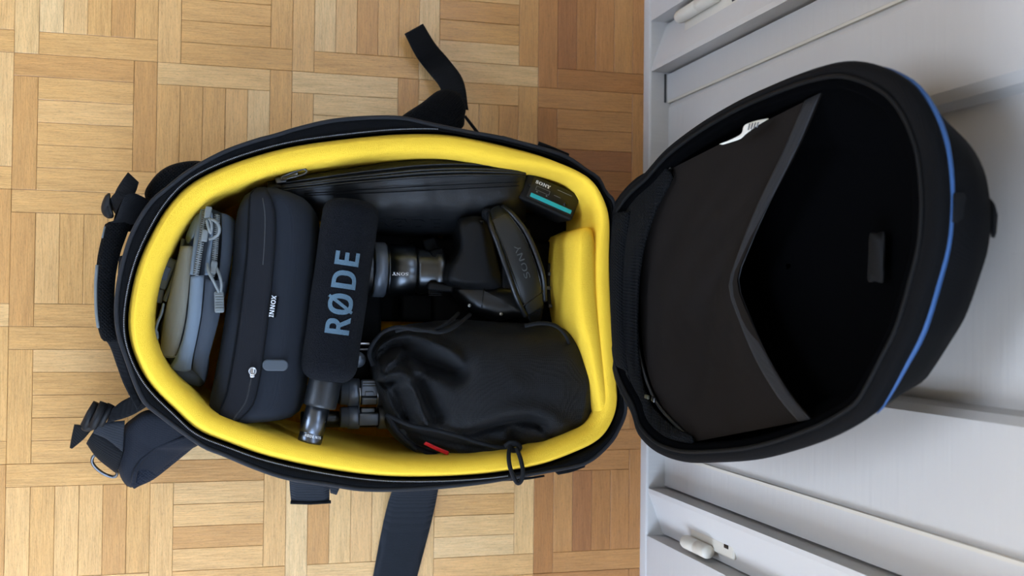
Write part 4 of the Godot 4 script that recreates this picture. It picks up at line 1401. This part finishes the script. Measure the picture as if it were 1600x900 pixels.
func drawstring_pouch() -> void:
	var t := thing("drawstring_pouch", "black woven nylon drawstring pouch gathered at its neck, with cords and a red tab", "pouch", at(760, 600, 0.024))
	var rows := [[580, 548, 586, 0.150], [588, 534, 618, 0.164], [602, 522, 652, 0.174], [626, 511, 682, 0.184], [660, 505, 700, 0.192], [710, 500, 713, 0.198], [765, 502, 714, 0.200], [820, 505, 704, 0.199], [862, 508, 692, 0.194], [886, 524, 680, 0.182], [900, 560, 668, 0.160], [907, 596, 650, 0.135]]
	var zt := PackedVector3Array()
	var zb := PackedVector3Array()
	var tops := PackedVector3Array()
	for r in rows:
		zt.append(at(r[0], r[1], 0.11))
		zb.append(at(r[0], r[2], 0.11))
		tops.append(Vector3(0, r[3], 0))
	var n := 130
	zt = spline(zt, n)
	zb = spline(zb, n)
	tops = spline_like(tops, rows, n)
	var soft := FastNoiseLite.new()
	soft.seed = 15
	soft.frequency = 11.0
	var folds := []
	for q in [["584 566, 590 542, 610 529, 640 524, 672 533, 700 548, 718 568", 0.016, 0.0072], ["640 556, 668 566, 696 574, 712 580", -0.033, 0.0135],
		["597 582, 612 564, 632 552, 646 566, 655 580", 0.015, 0.0065], ["600 562, 614 548, 634 541", -0.014, 0.006], ["604 589, 624 581, 640 589", 0.012, 0.005],
		["600 600, 620 596", -0.012, 0.005], ["627 594, 643 604, 651 624, 656 644, 664 662", 0.016, 0.0068], ["654 598, 664 618, 676 640, 684 652", -0.020, 0.0095], ["626 612, 636 632, 642 652", -0.016, 0.007],
		["606 612, 616 640, 630 664", 0.008, 0.005], ["730 678, 775 664, 815 656, 842 664", -0.014, 0.0075], ["735 660, 790 640, 845 646, 872 664", 0.007, 0.012], ["680 655, 730 640, 800 600", 0.006, 0.020],
		["640 676, 700 692, 760 702", -0.010, 0.006], ["800 676, 812 690, 830 696", -0.010, 0.007], ["836 670, 850 684", 0.006, 0.006]]:
		var flat := PackedVector2Array()
		for p in spline(places(q[0], 0.185), 14):
			flat.append(Vector2(p.x, p.z))
		folds.append([flat, q[1], q[2]])
	var rings := []
	var m := 220
	for i in n:
		var s := i / float(n - 1)
		var ring := PackedVector3Array()
		var c := (zt[i] + zb[i]) * 0.5
		var half := zt[i].distance_to(zb[i]) * 0.5
		var across := (zb[i] - zt[i]).normalized()
		var top := tops[i].y
		var gather := pow(clampf(1.0 - s / 0.46, 0.0, 1.0), 0.8)
		for k in m:
			var a := TAU * k / m
			var q := Vector2(spow(cos(a), 0.82) * half, spow(sin(a), 0.74))
			var y := 0.11 + q.y * (top - 0.11) if q.y > 0 else 0.11 + q.y * 0.082
			var p := Vector3(c.x, y, c.z) + across * q.x
			# folds run from the gathered neck and die out over the body
			var f := sin(a * 7.0 + 2.2 * sin(a * 2.0 + 1.0) + s * 2.0) * 0.6 + 0.4 * sin(a * 13.0 + 1.3 + s * 3.0)
			var inward_dir := (Vector3(c.x, 0.10, c.z) - p).normalized()
			p += inward_dir * (gather * (0.006 * f + 0.003) * clampf(half / 0.05, 0.45, 1.0))
			if y > 0.11:
				for f2 in folds:
					var d := away(p, f2[0]) / float(f2[2])
					if d < 2.6:
						p.y += f2[1] * exp(-d * d)
			p.y += 0.003 * soft.get_noise_3d(p.x, 0.0, p.z)
			ring.append(p)
		rings.append(ring)
	part("cloth", loft(rings), mats.bag_nylon, t)
	# smooth bound hem along the lower left edge and the red tab sewn into it
	var hem := part("hem", cushion(places("602 652, 604 668, 620 688, 648 706, 688 719, 728 723, 762 717, 776 709, 740 700, 690 690, 650 668, 620 648", 0.135), 0.014, 0.05, 72, 2.6), mats.mic_sleeve, t)
	part("hem_piping", tube(spline(places("604 648 .163, 618 672 .160, 644 696 .158, 686 713 .156, 728 717 .156, 764 711 .158, 790 704 .16"), 60), 0.0030, 8), mats.cord, hem)
	part("red_tab", band(places("662 694 .168, 680 703 .168, 699 711 .167"), places("666 690 .171, 684 698.5 .171, 702 706 .170"), 0.002, 14), mats.red_tab, hem, Transform3D.IDENTITY, "small red fabric tab")
	# cords
	for cpath in ["716 490 .150, 704 501 .19, 682 514 .200, 655 516 .202, 625 511 .197, 600 518 .187, 584 535 .178, 577 552 .168, 582 570 .150", "734 492 .150, 720 503 .19, 704 514 .201, 686 519 .204, 664 516 .203, 640 513 .200, 618 517 .192", "604 648 .175, 640 664 .192, 680 672 .196, 715 681 .196, 750 692 .195, 780 699 .193, 798 698 .195", "608 650 .17, 624 676 .168, 640 692 .166, 650 702 .163", "820 509 .198, 845 505 .200, 868 509 .198, 884 524 .188, 890 540 .176"]:
		part("cord", tube(spline(places(cpath), 50), 0.0027, 8), mats.cord, t)
	part("cord_loop", tube(spline(places("798 694 .20, 795 708 .212, 796 726 .220, 802 744 .222, 809 755 .221, 815 750 .222, 817 736 .222, 813 716 .216, 807 700 .206"), 60), 0.0029, 8), mats.cord, t)
	part("cord_knot", joined([tube(spline(places("790 697 .197, 798 692 .202, 808 694 .203, 812 700 .200, 804 704 .2, 796 701 .199"), 30), 0.0036, 8)]), mats.cord, t)

# heights at the same shares of the way as the rows they belong to
func spline_like(v: PackedVector3Array, rows: Array, n: int) -> PackedVector3Array:
	var out := PackedVector3Array()
	for i in n:
		var u := lerpf(rows[0][0], rows[rows.size() - 1][0], i / float(n - 1))
		var y := v[v.size() - 1].y
		for k in rows.size() - 1:
			if u >= rows[k][0] and u <= rows[k + 1][0]:
				y = lerpf(v[k].y, v[k + 1].y, smoothstep(rows[k][0], rows[k + 1][0], u))
				break
		out.append(Vector3(0, y, 0))
	return out

func away(p: Vector3, line: PackedVector2Array) -> float:      # distance from a line on the ground
	var q := Vector2(p.x, p.z)
	var best := 1.0
	for i in line.size() - 1:
		best = minf(best, Geometry2D.get_closest_point_to_segment(q, line[i], line[i + 1]).distance_to(q))
	return best

func tripod() -> void:
	var t := thing("folded_tripod", "black folded tripod legs with clip locks between the microphone and the drawstring pouch", "tripod", at(570, 620, 0.024))
	var base := at(570, 615, 0.07)
	part("leg_tube", turned(at(440, 616, 0.085), at(640, 616, 0.085), [[0, 0.012], [0.01, 0.0125], [1.0, 0.0125]], 28), mats.black_plastic, t)
	part("leg_tube", turned(at(470, 655, 0.085), at(640, 655, 0.085), [[0, 0.010], [0.01, 0.0105], [1.0, 0.0105]], 28), mats.black_plastic, t)
	var specs := [[613.0, 0.103, 0.0185, 1.0], [652.0, 0.100, 0.0155, 0.0]]
	for q in specs:
		var v: float = q[0]
		var h: float = q[1]
		var r: float = q[2]
		var lock := part("leg_lock", turned(at(531, v, h), at(561, v, h), [[0, r * 0.7], [0.04, r * 0.88], [0.38, r * 0.9], [0.4, r * 0.94], [0.44, r], [0.97, r], [1.0, r * 0.94]], 36), mats.tripod_grey, t)
		part("lock_collar", turned(at(590, v, h), at(606, v, h), [[0, r * 0.94], [0.06, r], [0.94, r], [1.0, r * 0.94]], 36), mats.tripod_grey, lock)
		part("lock_band", turned(at(560, v, h), at(591, v, h), [[0, r * 0.86], [0.5, r * 0.88], [1.0, r * 0.86]], 36), mats.black_gloss, lock)
		if q[3] > 0:
			var p := at(577, 606, h + r + 0.003)
			var lever := part("lock_lever", joined([[rbox(Vector3(0.0215, 0.007, 0.022), 0.0022, 3), Transform3D(Basis(Vector3.RIGHT, 0.12), p)], [rbox(Vector3(0.0200, 0.005, 0.011), 0.0018, 2), Transform3D(Basis(Vector3.RIGHT, 0.5), at(577, 626, h + r - 0.001))]]), mats.tripod_grey, lock)
			for k in 3:
				part("lever_rib", rbox(Vector3(0.017, 0.0012, 0.0012), 0.0004, 1), mats.black_plastic, lever, Transform3D(Basis(Vector3.RIGHT, 0.12), at(577, 595 + k * 4.0, h + r + 0.0075)))
			part("lever_tab", rbox(Vector3(0.011, 0.003, 0.006), 0.001, 2), mats.tripod_grey, lever, Transform3D(Basis(Vector3.RIGHT, 0.2), at(577, 615, h + r + 0.0062)))
			for u in [562.5, 590.0]:
				part("lock_wire", tube(spline(PackedVector3Array([at(u, 606, h + r + 0.004), at(u + 0.6, 618, h + r + 0.003), at(u, 630, h + r - 0.003), at(u - 2.0, 640, h + r - 0.012)]), 20), 0.0009, 6), mats.steel, lock)
		else:
			part("lock_clip", joined([[rbox(Vector3(0.026, 0.006, 0.017), 0.002, 2), Transform3D(Basis(Vector3.RIGHT, 0.25), at(576, 655, h + r))], [rbox(Vector3(0.018, 0.005, 0.006), 0.0016, 2), Transform3D(Basis.IDENTITY, at(575, 641, h + r - 0.001))]]), mats.tripod_grey, lock)
	# head with its round knob
	part("head", rbox(Vector3(0.052, 0.055, 0.060), 0.004, 2), mats.void_black, t, Transform3D(Basis.IDENTITY, at(568, 566, 0.075)))
	part("head_shade_block", rbox(Vector3(0.048, 0.040, 0.080), 0.006, 2), mats.void_black, t, Transform3D(Basis.IDENTITY, at(566, 500, 0.06)))  # black block added to darken the floor gap beside the foam
	part("knob", turned(at(559, 562, 0.10), at(559, 562, 0.128), [[0, 0.010], [0.5, 0.0105], [0.85, 0.009], [0.97, 0.005], [1.0, 0.002]], 28), mats.tripod_grey, t)
	part("head_plate", rbox(Vector3(0.030, 0.004, 0.003), 0.001, 1), mats.steel, t, Transform3D(Basis.IDENTITY, at(560, 537, 0.11)))
	part("head_plate", rbox(Vector3(0.030, 0.004, 0.003), 0.001, 1), mats.dark_metal, t, Transform3D(Basis.IDENTITY, at(562, 546, 0.11)))

func grey_pouch() -> void:
	var t := thing("tactical_pouch", "small blue-grey fabric pouch with two zips, cord pulls and an olive buckle", "pouch", at(305, 460, 0.024))
	part("body", cushion(places("300 345, 322 326, 345 332, 366 346, 362 400, 355 450, 340 500, 328 545, 326 575, 318 602, 300 602, 275 592, 262 570, 252 545, 250 510, 262 470, 276 420, 290 372", 0.130), 0.030, 0.10, 72, 3.2), mats.pouch_dark, t)
	var flap := part("flap", band(places("284 386 .165, 270 440 .160, 258 490 .154, 249 554 .142"), places("302 385 .183, 296 440 .184, 289 500 .180, 276 557 .166"), 0.004, 30, 0.004), mats.pouch_tan, t, Transform3D.IDENTITY, "ribbed tan-grey flap")
	part("flap_hem", tube(spline(places("249 554 .144, 262 557 .157, 276 557 .168"), 12), 0.0015, 6), mats.pouch_tan, flap)
	part("front_panel", band(places("298 432 .186, 293 490 .184, 285 530 .178, 274 558 .168, 266 572 .155"), places("319 430 .191, 314 490 .190, 307 530 .184, 301 558 .174, 298 578 .160"), 0.005, 30, 0.003), mats.pouch_grey, t)
	part("rear_panel", band(places("321 436 .188, 316 490 .187, 309 530 .181, 303 558 .172, 301 578 .158"), places("352 440 .168, 342 490 .166, 331 530 .160, 323 558 .150, 318 596 .135"), 0.005, 30, 0.007), mats.pouch_dark, t)
	part("fold", cushion(places("318 336 .175, 310 360 .175, 296 380 .165, 290 372 .15, 298 350 .155, 308 334 .165", 0.17), 0.012, 0.02, 40), mats.pouch_grey, t)
	part("upper_panel", band(places("316 330 .172, 308 360 .178, 303 390 .182, 298 430 .183"), places("324 330 .180, 318 360 .187, 313 390 .189, 308 430 .189"), 0.004, 24, 0.004), mats.pouch_grey, t)
	part("panel_edge", band(places("326 332 .182, 327 370 .186, 322 400 .187, 318 430 .187"), places("331 334 .180, 333 370 .184, 330 400 .185, 328 430 .185"), 0.004, 24, 0.002), mats.pouch_grey, t)
	part("side_wall", band(places("346 333 .165, 347 370 .172, 344 410 .172, 340 440 .170"), places("367 347 .140, 364 380 .145, 360 410 .145, 352 440 .145"), 0.004, 24, 0.003), mats.pouch_dark, t)
	# two zips
	for z in [["321 328 .184, 318 352 .190, 315 375 .193, 311 400 .194, 306 430 .192", "zip_grey"], ["339 336 .182, 339 355 .185, 337 380 .188, 335 405 .189, 331 432 .187", "zip_grey"]]:
		var path := spline(places(z[0]), 60)
		var line := part("zipper", tube(path, 0.0036, 8), mats.zip_dark, t)
		var teeth := []
		var tooth := rbox(Vector3(0.0048, 0.0022, 0.0013), 0.0006, 1)
		for i in path.size():
			teeth.append([tooth, Transform3D(Basis(Vector3.UP, 0.06), path[i] + Vector3(0.0011 if i % 2 else -0.0011, 0.0032, 0))])
		var zt := part("zipper_teeth", joined(teeth), mats.zip_grey, line)
		zt.set_meta("kind", "stuff")
	for q in [[320, 368, "slider"], [334, 418, "slider"], [325, 332, "slider"]]:
		part(q[2], joined([[rbox(Vector3(0.0078, 0.006, 0.015), 0.002, 2), Transform3D(Basis(Vector3.UP, -0.15), at(q[0], q[1], 0.197))]]), mats.zip_grey, t)
	for c in ["323 344 .20, 326 356 .202, 329 364 .20, 331 352 .203, 328 342 .202", "326 342 .20, 337 346 .206, 343 356 .206, 341 366 .203, 333 372 .20, 326 374 .20", "324 412 .195, 326 424 .203, 332 436 .205, 338 448 .200, 342 456 .196", "337 416 .196, 343 430 .202, 346 444 .200, 345 456 .196"]:
		part("pull_cord", tube(spline(places(c), 30), 0.0019, 8), mats.zip_grey, t)
	var pull := part("pull_tab", rbox(Vector3(0.0115, 0.006, 0.026), 0.0025, 3), mats.zip_grey, t, Transform3D(Basis(Vector3.UP, 0.04), at(342.5, 472, 0.194)))
	for k in 6:
		part("pull_ridge", rbox(Vector3(0.0105, 0.0016, 0.0014), 0.0005, 1), mats.zip_grey, pull, Transform3D(Basis(Vector3.UP, 0.04), at(342.5, 461 + k * 4.2, 0.1975)))
	# olive buckle, its strap and cord end
	var buckle := part("buckle", joined([[rbox(Vector3(0.016, 0.008, 0.040), 0.003, 3), Transform3D(Basis(Vector3.UP, -0.38), at(259, 427, 0.150))], [rbox(Vector3(0.013, 0.007, 0.018), 0.002, 2), Transform3D(Basis(Vector3.UP, -0.15), at(247, 462, 0.146))]]), mats.olive, t, Transform3D.IDENTITY, "olive plastic buckle")
	part("buckle_window", rbox(Vector3(0.008, 0.004, 0.018), 0.002, 2), mats.pouch_dark, buckle, Transform3D(Basis(Vector3.UP, -0.38), at(259, 427, 0.1535)))
	part("buckle_strap", band(places("284 372 .160, 278 400 .160, 266 440 .158, 254 468 .156"), places("289 374 .162, 283 402 .162, 271 442 .160, 260 472 .158"), 0.0025, 24), mats.olive, t)
	part("cord_end", tube(spline(places("256 474 .155, 252 490 .158, 246 505 .16, 243 520 .16, 246 530 .16, 245 519 .16, 241 513 .158"), 30), 0.0018, 6), mats.zip_grey, t)

func divider() -> void:
	var t := thing("padded_divider", "yellow padded divider panel standing at the lid end of the bag", "divider", at(905, 500, 0.024))
	var n := 30
	var left := spline(places("884 366, 878 380, 875 440, 880 495, 892 540, 904 600, 911 640, 918 652", 0.15), n)
	var right := spline(places("906 356, 914 366, 919 440, 927 540, 934 600, 936 632, 930 652", 0.15), n)
	var rings := []
	for i in n:
		var e := minf(i, n - 1 - i) / 3.0
		var ring := PackedVector3Array()
		for k in 40:
			ring.append(loaf(left, right, i, TAU * k / 40.0, 0.2065 - 0.010 * pow(maxf(0.0, 1.0 - e), 2.0), 0.026, 3.6, 0.0, 1.0))
		rings.append(ring)
	part("pad", loft(rings), mats.plush, t)
	part("seam", tube(spline(places("913 368 .2005, 918.5 440 .2005, 926.5 540 .2005, 934 600 .2005, 934 632 .2"), 40), 0.0012, 6), mats.plush_inner, t)
